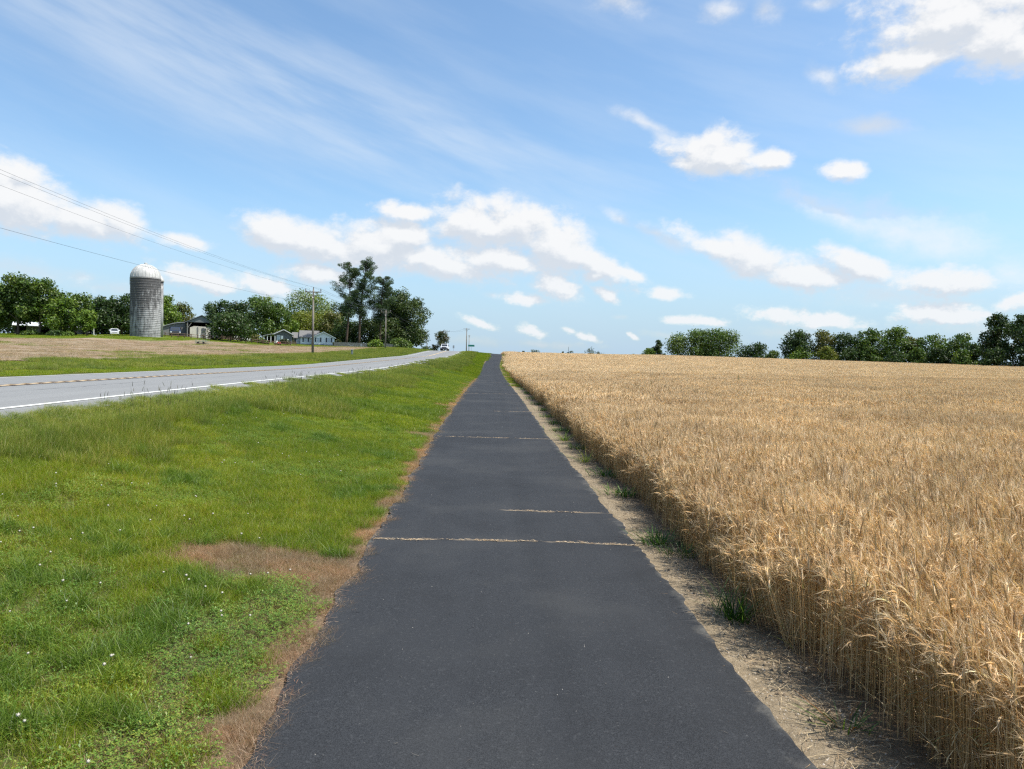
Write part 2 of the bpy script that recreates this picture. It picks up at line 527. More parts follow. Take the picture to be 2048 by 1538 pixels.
def mat_ground():
    m, T, out = new_mat('soil_and_turf')
    pos = T.n('ShaderNodeNewGeometry').outputs['Position']
    sp = T.n('ShaderNodeSeparateXYZ', ins={0: pos})
    x, y = sp.outputs[0], sp.outputs[1]
    n_a = T.noise(pos, 1.2, 6, .6); n_b = T.noise(pos, 18, 6, .65); n_c = T.noise(pos, 90, 4, .6)
    turf = T.mix(T.mapr(n_b, .3, .7), (.045, .058, .014), (.11, .12, .035))
    turf = T.mix(T.mapr(n_a, .45, .62, 0, .6), turf, (.10, .085, .035))
    # far turf seen from afar has the colour of the blades
    farf = T.mapr(y, 60, 150, 0, .7)
    turf = T.mix(farf, turf, T.mix(T.mapr(n_a, .35, .65), (.13, .19, .022), (.18, .235, .03)))
    dirt = T.mix(T.mapr(n_b, .3, .7), (.17, .130, .080), (.32, .25, .165))
    dirt = T.mix(T.mapr(n_a, .4, .65, 0, .5), dirt, (.18, .145, .10))
    dirt = T.mix(T.mapr(n_c, .58, .68, 0, .7), dirt, (.55, .48, .36))
    soil = T.mix(T.mapr(n_b, .3, .7), (.075, .052, .032), (.14, .10, .06))
    wob = T.math('MULTIPLY', T.math('SUBTRACT', T.noise(pos, 3.0, 4, .6), .5), .35)
    xw = T.math('ADD', x, wob)
    is_dirt = T.math('MULTIPLY', T.mapr(xw, .4, .5), T.mapr(y, 60, 75, 1, .35))
    dirt = T.mix(T.math('MULTIPLY', T.mapr(xw, 1.62, 1.85), T.mapr(n_b, .35, .6, .3, 1)), dirt, (.085, .062, .042))  # darker debris, and wheat shade painted into the dirt near the wheat
    c = T.mix(is_dirt, turf, dirt)
    c = T.mix(T.mapr(xw, 1.8, 1.98), c, soil)
    # thatch right at the path's left edge
    edge = T.math('MULTIPLY', T.mapr(xw, -1.35, -1.15), T.mapr(x, .3, .2))
    c = T.mix(edge, c, T.mix(T.mapr(n_b, .3, .7), (.10, .07, .045), (.25, .175, .11)))
    pb = T.n('ShaderNodeBsdfPrincipled', ins={'Base Color': c, 'Roughness': .95})
    pb.inputs['Specular IOR Level'].default_value = .15
    bp = T.n('ShaderNodeBump', ins={'Strength': .8, 'Distance': .03, 'Height': T.math('ADD', n_b, T.math('MULTIPLY', n_c, .35))})
    T.link(bp.outputs[0], pb.inputs['Normal'])
    T.link(pb.outputs[0], out.inputs[0])
    return m

def mat_stubble():
    m, T, out = new_mat('crop_stubble')
    pos = T.n('ShaderNodeNewGeometry').outputs['Position']
    mp = T.n('ShaderNodeMapping'); T.link(pos, mp.inputs[0]); mp.inputs['Scale'].default_value = (1, .18, 1)
    n_a = T.noise(pos, .12, 5, .6); n_b = T.noise(pos, 3.5, 6, .7); n_c = T.noise(mp.outputs[0], 2.0, 4, .6)
    c = T.mix(T.mapr(n_b, .3, .7), (.165, .118, .080), (.365, .28, .19))
    c = T.mix(T.mapr(n_c, .4, .65, 0, .55), c, (.33, .25, .185))
    c = T.mix(T.mapr(n_a, .5, .66, 0, .55), c, (.24, .165, .12))
    c = T.mix(T.math('MULTIPLY', T.mapr(n_a, .52, .40), T.mapr(n_b, .5, .62, 0, .35)), c, (.16, .2, .05))
    pb = T.n('ShaderNodeBsdfPrincipled', ins={'Base Color': c, 'Roughness': .95})
    pb.inputs['Specular IOR Level'].default_value = .1
    bp = T.n('ShaderNodeBump', ins={'Strength': .9, 'Distance': .08, 'Height': n_b})
    T.link(bp.outputs[0], pb.inputs['Normal'])
    T.link(pb.outputs[0], out.inputs[0])
    return m

CRACKS = [6.98, 15.95, 34.5, 53.0]          # full width joints across the path
HALF_CRACKS = [8.42, 23.6]
def joint_waves(yc):
    return ((.022, 2.3, yc), (.012, 6.1, yc * 2.3), (.007, 15.0, yc * 3.1), (.004, 37.0, yc))
def joint_y(x, yc):
    return yc - .05 * x + sum(a * np.sin(f * x + p) for a, f, p in joint_waves(yc))
def mat_path():
    m, T, out = new_mat('dark_asphalt')
    pos = T.n('ShaderNodeNewGeometry').outputs['Position']
    sp = T.n('ShaderNodeSeparateXYZ', ins={0: pos})
    x, y = sp.outputs[0], sp.outputs[1]
    uv = T.n('ShaderNodeAttribute', attribute_name='tint')
    e = T.n('ShaderNodeSeparateColor', ins={0: uv.outputs['Color']})
    edge = e.outputs[0]                                            # 0 middle .. 1 rim
    fine = T.noise(pos, 210, 3, .7); mid = T.noise(pos, 45, 5, .65); big = T.noise(pos, .9, 5, .55); blot = T.noise(pos, 5, 5, .6)
    c = T.mix(T.mapr(fine, .42, .58), (.0105, .0112, .0125), (.041, .0435, .048))
    c = T.mix(T.mapr(big, .35, .65, 0, .35), c, (.031, .032, .034))
    c = T.mix(T.mapr(mid, .57, .68, 0, .6), c, (.062, .064, .067))
    c = T.mix(T.mapr(mid, .38, .28, 0, .5), c, (.006, .0065, .008))
    # pale single stones
    vo = T.n('ShaderNodeTexVoronoi', feature='F1', ins={'Scale': 38.0}); T.link(pos, vo.inputs['Vector'])
    rc = T.n('ShaderNodeSeparateColor', ins={0: vo.outputs['Color']})
    st = T.math('MULTIPLY', T.mapr(vo.outputs['Distance'], .20, .10), T.mapr(rc.outputs[0], .93, .96))
    c = T.mix(T.math('MULTIPLY', st, .5), c, (.14, .138, .13))
    # lengthwise wheel/roller marks, faint
    wv_ = T.noise(T.n('ShaderNodeCombineXYZ', ins={0: T.math('MULTIPLY', x, 3.0), 1: T.math('MULTIPLY', y, .06)}).outputs[0], 1.6, 3, .5)
    c = T.mix(T.mapr(wv_, .4, .62, 0, .22), c, (.036, .038, .042))
    seam = T.mapr(T.math('ABSOLUTE', T.math('SUBTRACT', T.math('ADD', x, T.math('MULTIPLY', T.math('SUBTRACT', big, .5), .25)), .42)), .16, .02, 0, .22)
    c = T.mix(seam, c, (.016, .017, .019))
    hv = T.n('ShaderNodeTexVoronoi', feature='DISTANCE_TO_EDGE', ins={'Scale': .55})
    hw = T.n('ShaderNodeTexNoise', ins={'Scale': 2.5, 'Detail': 5.0}); T.link(pos, hw.inputs['Vector'])
    T.link(T.vmath('ADD', pos, T.vmath('SCALE', T.vmath('SUBTRACT', hw.outputs['Color'], (.5, .5, .5)), scale=.9)), hv.inputs['Vector'])
    hair = T.math('MULTIPLY', T.mapr(hv.outputs['Distance'], .0032, .0012), T.mapr(T.noise(pos, .8, 2, .5), .55, .62, 0, .65))
    c = T.mix(hair, c, (.008, .008, .009))
    # dust and grit carried onto the rims
    wob = T.math('MULTIPLY', T.math('SUBTRACT', T.noise(pos, 4.0, 5, .65), .5), .35)
    dust = T.mapr(T.math('ADD', edge, wob), .93, 1.05, 0, .7, smooth=True)
    c = T.mix(T.math('MULTIPLY', dust, T.mapr(mid, .3, .6, .5, 1)), c, (.15, .142, .125))
    # joints
    blotch = T.noise(pos, .55, 4, .6)
    c = T.mix(T.mapr(blotch, .50, .66, 0, .42), c, (.054, .054, .053))
    c = T.mix(T.mapr(blotch, .46, .36, 0, .30), c, (.014, .0145, .016))
    crack = None
    for yc, half in [(v, False) for v in CRACKS] + [(v, True) for v in HALF_CRACKS]:
        w_ = .0045 + .0006 * yc
        wj = None
        for am, fr, ph in joint_waves(yc):
            q = T.math('MULTIPLY', T.math('SINE', T.math('ADD', T.math('MULTIPLY', x, fr), ph)), am)
            wj = q if wj is None else T.math('ADD', wj, q)
        d = T.math('ABSOLUTE', T.math('SUBTRACT', y, T.math('ADD', T.math('ADD', wj, yc), T.math('MULTIPLY', x, -.05))))
        s_ = T.mapr(d, w_ * 1.6, w_ * .6)
        if half:
            s_ = T.math('MULTIPLY', s_, T.mapr(x, .1, .2))
        crack = s_ if crack is None else T.math('MAXIMUM', crack, s_)
    c = T.mix(T.math('MULTIPLY', crack, .9), c, T.mix(T.mapr(T.noise(pos, 3.0, 3, .6), .45, .55), (.015, .015, .016), (.34, .27, .19)))
    pb = T.n('ShaderNodeBsdfPrincipled', ins={'Base Color': c, 'Roughness': .82})
    pb.inputs['Specular IOR Level'].default_value = .18
    hgt = T.math('ADD', T.math('MULTIPLY', fine, .5), T.math('SUBTRACT', mid, T.math('MULTIPLY', crack, 1.5)))
    bp = T.n('ShaderNodeBump', ins={'Strength': .55, 'Distance': .006, 'Height': hgt})
    T.link(bp.outputs[0], pb.inputs['Normal'])
    T.link(pb.outputs[0], out.inputs[0])
    return m

def mat_road():
    m, T, out = new_mat('weathered_asphalt')
    pos = T.n('ShaderNodeNewGeometry').outputs['Position']
    sp = T.n('ShaderNodeSeparateXYZ', ins={0: pos})
    x, y = sp.outputs[0], sp.outputs[1]
    fine = T.noise(pos, 60, 4, .7); big = T.noise(pos, .5, 5, .6)
    ln = T.noise(T.n('ShaderNodeCombineXYZ', ins={0: T.math('MULTIPLY', x, 1.6), 1: T.math('MULTIPLY', y, .03)}).outputs[0], 1.5, 3, .5)
    c = T.mix(T.mapr(fine, .3, .7), (.155, .156, .153), (.27, .27, .265))
    c = T.mix(T.mapr(big, .35, .65, 0, .3), c, (.18, .18, .176))
    c = T.mix(T.mapr(ln, .42, .62, 0, .30), c, (.15, .15, .15))
    # tar-filled lengthwise crack in the near lane
    wj = T.math('MULTIPLY', T.math('SUBTRACT', T.noise(pos, .35, 5, .6), .5), .8)
    d = T.math('ABSOLUTE', T.math('ADD', T.math('ADD', x, 9.05), wj))
    br = T.mapr(T.noise(T.n('ShaderNodeCombineXYZ', ins={0: y}).outputs[0], .22, 2, .5), .44, .5)
    c = T.mix(T.math('MULTIPLY', T.mapr(d, .035, .015, 0, .75), br), c, (.05, .05, .052))
    pb = T.n('ShaderNodeBsdfPrincipled', ins={'Base Color': c, 'Roughness': .85})
    pb.inputs['Specular IOR Level'].default_value = .3
    T.link(T.n('ShaderNodeBump', ins={'Strength': .3, 'Distance': .006, 'Height': fine}).outputs[0], pb.inputs['Normal'])
    T.link(pb.outputs[0], out.inputs[0])
    return m

def mat_paint(name, col, worn):
    m, T, out = new_mat(name)
    pos = T.n('ShaderNodeNewGeometry').outputs['Position']
    nz = T.noise(pos, 14, 6, .7)
    c = T.mix(T.mapr(nz, .52 - worn * .1, .70, 0, worn), col, (.26, .255, .245))
    pb = T.n('ShaderNodeBsdfPrincipled', ins={'Base Color': c, 'Roughness': .7})
    T.link(pb.outputs[0], out.inputs[0])
    return m

M['ground'] = mat_ground(); M['stubble'] = mat_stubble(); M['path'] = mat_path(); M['road'] = mat_road()
M['white_paint'] = mat_paint('white_road_paint', (.66, .66, .61), .45)
M['yellow_paint'] = mat_paint('faded_yellow_paint', (.62, .42, .17), .75)
M['yellow_dash'] = mat_paint('pale_yellow_paint', (.56, .42, .25), .5)
M['groove'] = mat_plain('rumble_groove', (.13, .085, .06), .9, var=.3, scale=8)

# ------------------------------------------------------------------ ground sheet
def sheet(name, xs_fn, ncols, zoff, mat, ylo, yhi, zfn=None, color_fn=None, ys=None, **props):
    ys = YS[(YS >= ylo) & (YS <= yhi)] if ys is None else ys
    V_, C_ = [], []
    for y in ys:
        xs = xs_fn(y)
        z = (H(xs, np.full(len(xs), y)) if zfn is None else zfn(xs, y)) + zoff
        V_.append(np.stack([xs, np.full(len(xs), y), z], 1))
        if color_fn:
            C_.append(color_fn(xs, y))
    V_ = np.concatenate(V_)
    n = ncols
    i = np.arange(len(ys) - 1)[:, None] * n + np.arange(n - 1)[None, :]
    i = i.ravel()
    F_ = np.stack([i, i + 1, i + n + 1, i + n], 1)
    me = mesh_from(name, V_, F_, [mat], colors=np.concatenate(C_) if color_fn else None, smooth=True)
    return link(name, me, **props)

GX = np.array(sorted(set([-3500, -1500, -800, -400, -250, -170, -130, -100, -85, -70, -60, -48, -40, -32, -27, -23.5, -20, -17.5, -16, -15.3, -15.0, -14.2, -12.2, -10.35, -8.2, -6.5, -6.2, -6.0, -5.4, -4.8, -4.2,
     -3.6, -3.0, -2.4, -1.9, -1.6, -1.3, -1.1, -.85, .0, 1.2, 1.35, 1.55, 1.75, 1.9, 2.2, 2.7, 3.3, 4, 5, 6, 8, 11, 15, 20, 27, 36, 50, 62, 75, 90, 105, 130, 170, 250, 400, 800, 1500, 3500])))
def ground_z(xs, y):
    z = H(xs, np.full(len(xs), y))
    c = float(path_cx(y))
    inside = (xs > c - 1.08) & (xs < c + 1.15)
    z = z - np.where(inside, .05, 0)
    r = (xs - road_shift(y) > -14.3) & (xs - road_shift(y) < -6.4)
    z = z - np.where(r, .05, 0) - np.where((xs < -6) & (xs > -30) & (y > 178), .05, 0)
    if y > 520:
        z = z * 0 - 3 - min(20, (y - 520) * .01)
    return z
sheet('ground', lambda y: GX, len(GX), -.012, M['ground'], -12, 7000, zfn=ground_z, kind='structure')

def vnoise(x, y, s, seed=0):
    """cheap smooth value noise for placing things"""
    r_ = np.random.default_rng(100 + seed); tab = r_.random((64, 64))
    X, Y = x / s, y / s
    xi, yi = np.floor(X).astype(int), np.floor(Y).astype(int); fx, fy = X - xi, Y - yi
    fx = fx * fx * (3 - 2 * fx); fy = fy * fy * (3 - 2 * fy)
    g = lambda a, b: tab[a % 64, b % 64]
    return (g(xi, yi) * (1 - fx) + g(xi + 1, yi) * fx) * (1 - fy) + (g(xi, yi + 1) * (1 - fx) + g(xi + 1, yi + 1) * fx) * fy

def path_left(y):
    """offset of the ragged left rim from the path's axis"""
    y = np.asarray(y, float)
    n_ = (vnoise(y, y * 0, .11, 51) - .5) * .05 + (vnoise(y, y * 0, .45, 52) - .5) * .09
    return -(1.235 + .055 * smoothstep(4.2, 6.8, y) + n_)
def path_xs(y):
    c = float(path_cx(y))
    ya = np.array([y])
    l = float(path_left(ya)[0]); r_ = 1.22 + .035 * float(vnoise(ya, ya * 0, .09, 53)[0] - .5) + .06 * float(vnoise(ya, ya * 0, .6, 54)[0] - .5)
    return np.array([c + l, c - 1.08, c - .8, c - .3, c + .3, c + .8, c + 1.1, c + r_])
PATH_YS = np.concatenate([np.arange(-12, 1, .5), np.arange(1, 18, .05), np.arange(18, 60, .25), YS[(YS >= 60) & (YS <= 300)]])
sheet('footpath', path_xs, 8, .012, M['path'], -12, 300, ys=PATH_YS,
      color_fn=lambda xs, y: np.repeat(np.clip(np.abs(xs - float(path_cx(y)) + .045) / 1.28, 0, 1)[:, None], 3, 1), kind='structure')
def road_z(xs, y):
    return H(np.clip(xs - float(road_shift(y)), -14.9, -6.25), np.full(len(xs), y))
def strip(name, x0, x1, zoff, mat, ylo=-12, yhi=300, **props):
    return sheet(name, lambda y: np.array([x0, x1]) + float(road_shift(y)), 2, zoff, mat, ylo, yhi, zfn=road_z, **props)
sheet('road', lambda y: np.array([-14.75, -14.2, -12.3, -10.35, -8.4, -6.5, -6.28]) + float(road_shift(y)), 7, .014, M['road'], -12, 300, zfn=road_z, kind='structure')
strip('road_edge_line', -7.06, -6.93, .022, M['white_paint'], kind='structure')
strip('road_edge_line', -13.78, -13.66, .022, M['white_paint'], kind='structure')
strip('road_centre_line', -10.30, -10.19, .020, M['yellow_paint'], kind='structure')
strip('road_centre_line', -10.55, -10.44, .020, M['yellow_paint'], kind='structure')
# rumble grooves cut across the centre line, with the brighter paint left standing between them
def slabs(name, x0, x1, y_list, ln, zoff, mat, **props):
    V_, F_ = [], []
    for i, y in enumerate(y_list):
        for (xx, yy) in ((x0, y), (x1, y), (x1, y + ln), (x0, y + ln)):
            V_.append((xx + float(road_shift(yy)), yy, float(road_z(np.array([xx]), yy)[0]) + zoff))
        F_.append((4 * i, 4 * i + 1, 4 * i + 2, 4 * i + 3))
    return link(name, mesh_from(name, V_, F_, [mat]), **props)
slabs('rumble_grooves', -10.62, -10.14, np.arange(6, 110, .50), .17, .027, M['groove'], kind='stuff')
slabs('yellow_paint_patches', -10.31, -10.17, np.arange(6.2, 110, .50), .27, .027, M['yellow_dash'], kind='stuff')

# stubble field beyond the far verge
def stub_far(x):
    return np.interp(x, [-140, -85, -70, -60, -45, -28, -23.5], [110, 121, 126, 140, 171, 186, 187])
V_, F_ = [], []
sx = np.array([-140, -120, -100, -85, -70, -60, -48, -40, -32, -27, -23.6])
ty = YS[(YS > -10) & (YS < 190)]
vid = {}
for y in ty:
    for x in sx:
        vid[(x, y)] = len(V_)
        V_.append((x, y, h(x, y) + .03))
for a, b in zip(sx[:-1], sx[1:]):
    for c_, d_ in zip(ty[:-1], ty[1:]):
        if d_ < stub_far((a + b) / 2):
            F_.append((vid[(a, c_)], vid[(b, c_)], vid[(b, d_)], vid[(a, d_)]))
link('stubble_field', mesh_from('stubble_field', V_, F_, [M['stubble']]), kind='structure')

# ------------------------------------------------------------------ scatter with geometry nodes
def scatter(name, pts, rot, scl, idx, sources, **props):
    """one object of countless small plants: points carry rotation, scale and variant"""
    coll = bpy.data.collections.new(name + '_variants')
    for o in sources:
        coll.objects.link(o)
    me = bpy.data.meshes.new(name)
    n = len(pts)
    me.vertices.add(n)
    me.vertices.foreach_set('co', np.asarray(pts, np.float32).ravel())
    for nm, tp, arr, key in (('rot', 'FLOAT_VECTOR', rot, 'vector'), ('scl', 'FLOAT_VECTOR', scl, 'vector')):
        a_ = me.attributes.new(nm, tp, 'POINT'); a_.data.foreach_set(key, np.asarray(arr, np.float32).ravel())
    a_ = me.attributes.new('idx', 'INT', 'POINT'); a_.data.foreach_set('value', np.asarray(idx, np.int32))
    o = link(name, me, kind='stuff', **props)
    g = bpy.data.node_groups.new(name + '_nodes', 'GeometryNodeTree')
    g.interface.new_socket('Geometry', in_out='INPUT', socket_type='NodeSocketGeometry')
    g.interface.new_socket('Geometry', in_out='OUTPUT', socket_type='NodeSocketGeometry')
    N = g.nodes; L = g.links
    gi, go = N.new('NodeGroupInput'), N.new('NodeGroupOutput')
    ci = N.new('GeometryNodeCollectionInfo'); ci.inputs[0].default_value = coll
    ci.inputs['Separate Children'].default_value = True; ci.inputs['Reset Children'].default_value = True
    ip = N.new('GeometryNodeInstanceOnPoints'); ip.inputs['Pick Instance'].default_value = True
    def attr(nm, tp):
        a2 = N.new('GeometryNodeInputNamedAttribute'); a2.data_type = tp; a2.inputs['Name'].default_value = nm
        return a2.outputs['Attribute']
    L.new(gi.outputs[0], ip.inputs['Points']); L.new(ci.outputs[0], ip.inputs['Instance'])
    L.new(attr('idx', 'INT'), ip.inputs['Instance Index'])
    e2r = N.new('FunctionNodeEulerToRotation'); L.new(attr('rot', 'FLOAT_VECTOR'), e2r.inputs[0]); L.new(e2r.outputs[0], ip.inputs['Rotation'])
    L.new(attr('scl', 'FLOAT_VECTOR'), ip.inputs['Scale'])
    L.new(ip.outputs[0], go.inputs[0])
    md = o.modifiers.new('scatter', 'NODES'); md.node_group = g
    return o

def tilt_rot(x, y, rz, eps=.2):
    """euler angles that turn a patch by rz and lay it along the slope"""
    sx_ = (H(x + eps, y) - H(x - eps, y)) / (2 * eps)
    sy_ = (H(x, y + eps * 3) - H(x, y - eps * 3)) / (6 * eps)
    nrm = np.stack([-sx_, -sy_, np.ones_like(sx_)], 1); nrm /= np.linalg.norm(nrm, axis=1)[:, None]
    ex = np.stack([np.ones_like(sx_), np.zeros_like(sx_), sx_], 1); ex /= np.linalg.norm(ex, axis=1)[:, None]
    ey = np.cross(nrm, ex)
    c, s = np.cos(rz)[:, None], np.sin(rz)[:, None]
    X = c * ex + s * ey; Yv = -s * ex + c * ey
    a = np.arctan2(Yv[:, 2], nrm[:, 2]); b = -np.arcsin(np.clip(X[:, 2], -1, 1)); cc = np.arctan2(X[:, 1], X[:, 0])
    return np.stack([a, b, cc], 1)

def grid_pts(x0, x1, y0, y1, step, keep, jitter=.35):
    xs = np.arange(x0, x1, step); ys = np.arange(y0, y1, step)
    X, Y = np.meshgrid(xs, ys); X = X.ravel() + RNG.uniform(-jitter, jitter, X.size) * step; Y = Y.ravel() + RNG.uniform(-jitter, jitter, Y.size) * step
    k_ = keep(X, Y)
    return X[k_], Y[k_]

# ---- ribbons
def ribbons(base, hgt, wid, az, lean, bend, S, col, taper=.8, tipcol=None, twist=None, maxw=None):
    """blades: base (N,3); returns verts, [quads, tris], colours"""
    N_ = len(base)
    d = np.stack([np.cos(az), np.sin(az), np.zeros(N_)], 1)
    tw = az + np.pi / 2 if twist is None else twist
    s = np.stack([np.cos(tw), np.sin(tw), np.zeros(N_)], 1)
    vs = []; cs = []
    for k_ in range(S + 1):
        t = k_ / S
        out = (lean * t + bend * t * t)
        up = hgt * (t - .35 * np.clip(bend, 0, 3) * t * t * .8)
        p = base + d * (out * hgt)[:, None] + np.array([0, 0, 1.0]) * up[:, None]
        c_ = col if tipcol is None else col * (1 - t) + tipcol * t
        if k_ < S:
            w_ = wid * (1 - t) ** taper * .5
            if k_ == 0:
                w_ = w_ * .8
            vs += [p - s * w_[:, None], p + s * w_[:, None]]
            cs += [c_, c_]
        else:
            vs.append(p); cs.append(c_)
    V = np.stack(vs, 1).reshape(-1, 3); Cc = np.stack(cs, 1).reshape(-1, 3)
    nv = 2 * S + 1
    b = np.arange(N_)[:, None] * nv
    quads = np.concatenate([b + np.array([[2 * k_, 2 * k_ + 1, 2 * k_ + 3, 2 * k_ + 2]]) for k_ in range(S - 1)]) if S > 1 else None
    tris = b + np.array([[2 * S - 2, 2 * S - 1, 2 * S]])
    return V, quads, tris, Cc

class Acc:
    def __init__(self):
        self.V = []; self.Q = []; self.Tt = []; self.C = []; self.n = 0
    def add(self, V, Q, Tt, C):
        self.V.append(V); self.C.append(C)
        if Q is not None and len(Q): self.Q.append(Q + self.n)
        if Tt is not None and len(Tt): self.Tt.append(Tt + self.n)
        self.n += len(V)
    def mesh(self, name, mat):
        g = []
        if self.Q: g.append(np.concatenate(self.Q))
        if self.Tt: g.append(np.concatenate(self.Tt))
        return mesh_from(name, np.concatenate(self.V), g, [mat], colors=np.concatenate(self.C))

def pal(n, cols, w=None, jit=.12):
    cols = np.array(cols); i = RNG.choice(len(cols), n, p=w)
    return np.clip(cols[i] * (1 + RNG.normal(0, jit, (n, 1))), .004, 1)

U = RNG.uniform
GREEN = [(.150, .228, .009), (.200, .270, .011), (.095, .175, .012), (.24, .275, .022), (.30, .27, .07)]
GW = [.32, .30, .20, .13, .05]
TALLG = [(.110, .180, .018), (.155, .225, .026), (.205, .25, .050), (.29, .28, .11)]
DEADC = [(.38, .255, .165), (.47, .34, .235), (.24, .145, .09), (.31, .165, .095)]

def tuft_source(name, size, n, hr, wr, cols, w=None, S=2, lean=.5, bend=.6, thatch=0, clover=0, seed=0, clump=0.0, tip=(1.25, 1.15, .9)):
    A = Acc()
    def pos(n_):
        p = np.zeros((n_, 3)); p[:, :2] = U(-size / 2, size / 2, (n_, 2))
        if clump:
            cc = U(-size / 2, size / 2, (max(3, n_ // 22), 2)); j = RNG.integers(0, len(cc), n_)
            p[:, :2] = p[:, :2] * (1 - clump) + (cc[j] + RNG.normal(0, size * .05, (n_, 2))) * clump
        return p
    hh = RNG.uniform(*hr, n) * (0.7 + .6 * RNG.random(n))
    c = pal(n, cols, w)
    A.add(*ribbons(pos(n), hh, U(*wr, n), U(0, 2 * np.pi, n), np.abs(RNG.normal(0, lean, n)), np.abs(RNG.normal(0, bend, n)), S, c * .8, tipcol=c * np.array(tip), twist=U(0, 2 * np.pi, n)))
    if thatch:
        b = pos(thatch); b[:, 2] = U(.0, hr[0] * .5, thatch)
        c2 = pal(thatch, DEADC)
        A.add(*ribbons(b, U(.02, .06, thatch), U(wr[0] * .5, wr[1] * .6, thatch), U(0, 6.28, thatch), U(.8, 2.2, thatch), U(0, .6, thatch), 1, c2))
    if clover:
        m_ = clover; b = pos(m_); b[:, 2] = U(.02, .075, m_)
        a0_ = U(0, 6.28, m_)
        for k_ in range(3):
            a_ = a0_ + k_ * 2.094; r_ = U(.006, .011, m_)
            dx = np.stack([np.cos(a_), np.sin(a_), U(-.3, .5, m_)], 1) * r_[:, None]; sx2 = np.stack([-np.sin(a_), np.cos(a_), np.zeros(m_)], 1) * (r_ * .55)[:, None]
            V = np.stack([b, b + dx + sx2, b + dx * 1.9, b + dx - sx2], 1).reshape(-1, 3)
            Q = np.arange(m_)[:, None] * 4 + np.array([[0, 1, 2, 3]])
            cc = pal(m_, [(.10, .20, .03), (.14, .24, .045), (.22, .27, .05)])
            A.add(V, Q, None, np.repeat(cc, 4, 0))
    return bpy.data.objects.new(name, A.mesh(name, M['grass']))

# ------------------------------------------------------------------ lawn beside the path
near_src = []
for i in range(4):
    near_src.append(tuft_source('a%02d_lawn' % i, .36, 560, (.045, .105), (.0024, .0050), GREEN, GW, S=2, lean=.5, bend=.7, thatch=110, clump=.35))
for i in range(3):
    near_src.append(tuft_source('b%02d_clover' % i, .36, 400, (.04, .10), (.0022, .0050), GREEN, GW, S=2, lean=.5, bend=.7, thatch=110, clover=75, clump=.35))
for i in range(3):
    near_src.append(tuft_source('c%02d_dead' % i, .36, 620, (.025, .065), (.0016, .0030), DEADC, None, S=2, lean=1.2, bend=.9, thatch=450, tip=(1.2, 1.15, 1.1)))
for i in range(2):
    near_src.append(tuft_source('d%02d_lush' % i, .36, 330, (.10, .19), (.004, .0075), [(.075, .145, .016), (.11, .19, .022), (.17, .25, .04)], None, S=3, lean=.35, bend=.8, thatch=40, clump=.4))
for i in range(2):
    near_src.append(tuft_source('e%02d_tall' % i, .36, 320, (.12, .24), (.003, .006), TALLG, None, S=3, lean=.25, bend=.5, thatch=60))
for i in range(2):   # yellowing clover and thatch at the path's rim
    near_src.append(tuft_source('f%02d_yellow' % i, .36, 260, (.02, .05), (.002, .0035), [(.20, .22, .04), (.3, .26, .08), (.12, .18, .03)], None, S=2, lean=.8, bend=.7, thatch=260, clover=160))

def dead_mask(x, y):
    """bare and scorched strip along the path's left rim, with tongues into the lawn"""
    rim = path_cx(y) + path_left(y)
    w_ = .03 + .14 * vnoise(y * 1.0, y * 0, .8, 3) + .08 * vnoise(y, y * 0, .27, 4)
    w_ = w_ + .18 * smoothstep(12, 30, y)
    d = (x > rim - w_)
    for (cx_, cy_, rx, ry) in ((-1.58, 5.95, .90, .40), (-1.42, 16.2, .5, .35), (-1.40, 25.0, .6, .5), (-1.15, 12.5, .22, 1.4), (-1.12, 3.4, .12, .25)):
        q = ((x - cx_) / rx) ** 2 + ((y - cy_) / ry) ** 2 + (vnoise(x, y, .22, 5) - .5) * 1.1
        d |= q + np.random.default_rng(5).normal(0, .16, len(x)) < 1
    return d

def pick_near(x, y):
    n = len(x); idx = RNG.integers(0, 4, n)
    cl = vnoise(x, y, 1.1, 1) * .7 + vnoise(x, y, .4, 2) * .3
    k_ = (cl > .56) & (x > -4.2); idx[k_] = RNG.integers(4, 7, k_.sum())
    lu = vnoise(x, y, .8, 6) * .6 + vnoise(x, y, .35, 7) * .4
    k_ = ((lu > .70) & (RNG.random(n) < .7)) | ((RNG.random(n) < .16 + .16 * (x < -1.7)) & (y < 6.5)); idx[k_] = RNG.integers(10, 12, k_.sum())
    tl = smoothstep(-4.1, -5.3, x + (vnoise(x, y, 1.5, 8) - .5) * 1.6)
    k_ = RNG.random(n) < tl * .9; idx[k_] = RNG.integers(12, 14, k_.sum())
    rim = path_cx(y) + path_left(y)
    k_ = (x > rim - .55 - .3 * vnoise(x, y, .5, 9)) & (y < 6.0) & (RNG.random(n) < .8); idx[k_] = RNG.integers(14, 16, k_.sum())
    dm = dead_mask(x, y); idx[dm] = RNG.integers(7, 10, dm.sum())
    return idx

def lawn_keep(x, y):
    return (x > -6.45) & (x < path_cx(y) + path_left(y) - .03)
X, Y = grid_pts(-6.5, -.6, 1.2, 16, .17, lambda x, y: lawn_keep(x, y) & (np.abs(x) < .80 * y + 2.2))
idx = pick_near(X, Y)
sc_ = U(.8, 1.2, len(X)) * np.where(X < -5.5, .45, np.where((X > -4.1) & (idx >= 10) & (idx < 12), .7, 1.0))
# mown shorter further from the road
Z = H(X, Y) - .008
scatter('lawn_grass', np.stack([X, Y, Z], 1), tilt_rot(X, Y, U(0, 6.28, len(X))), np.stack([np.ones(len(X)) * .75, np.ones(len(X)) * .75, sc_], 1), idx, near_src)

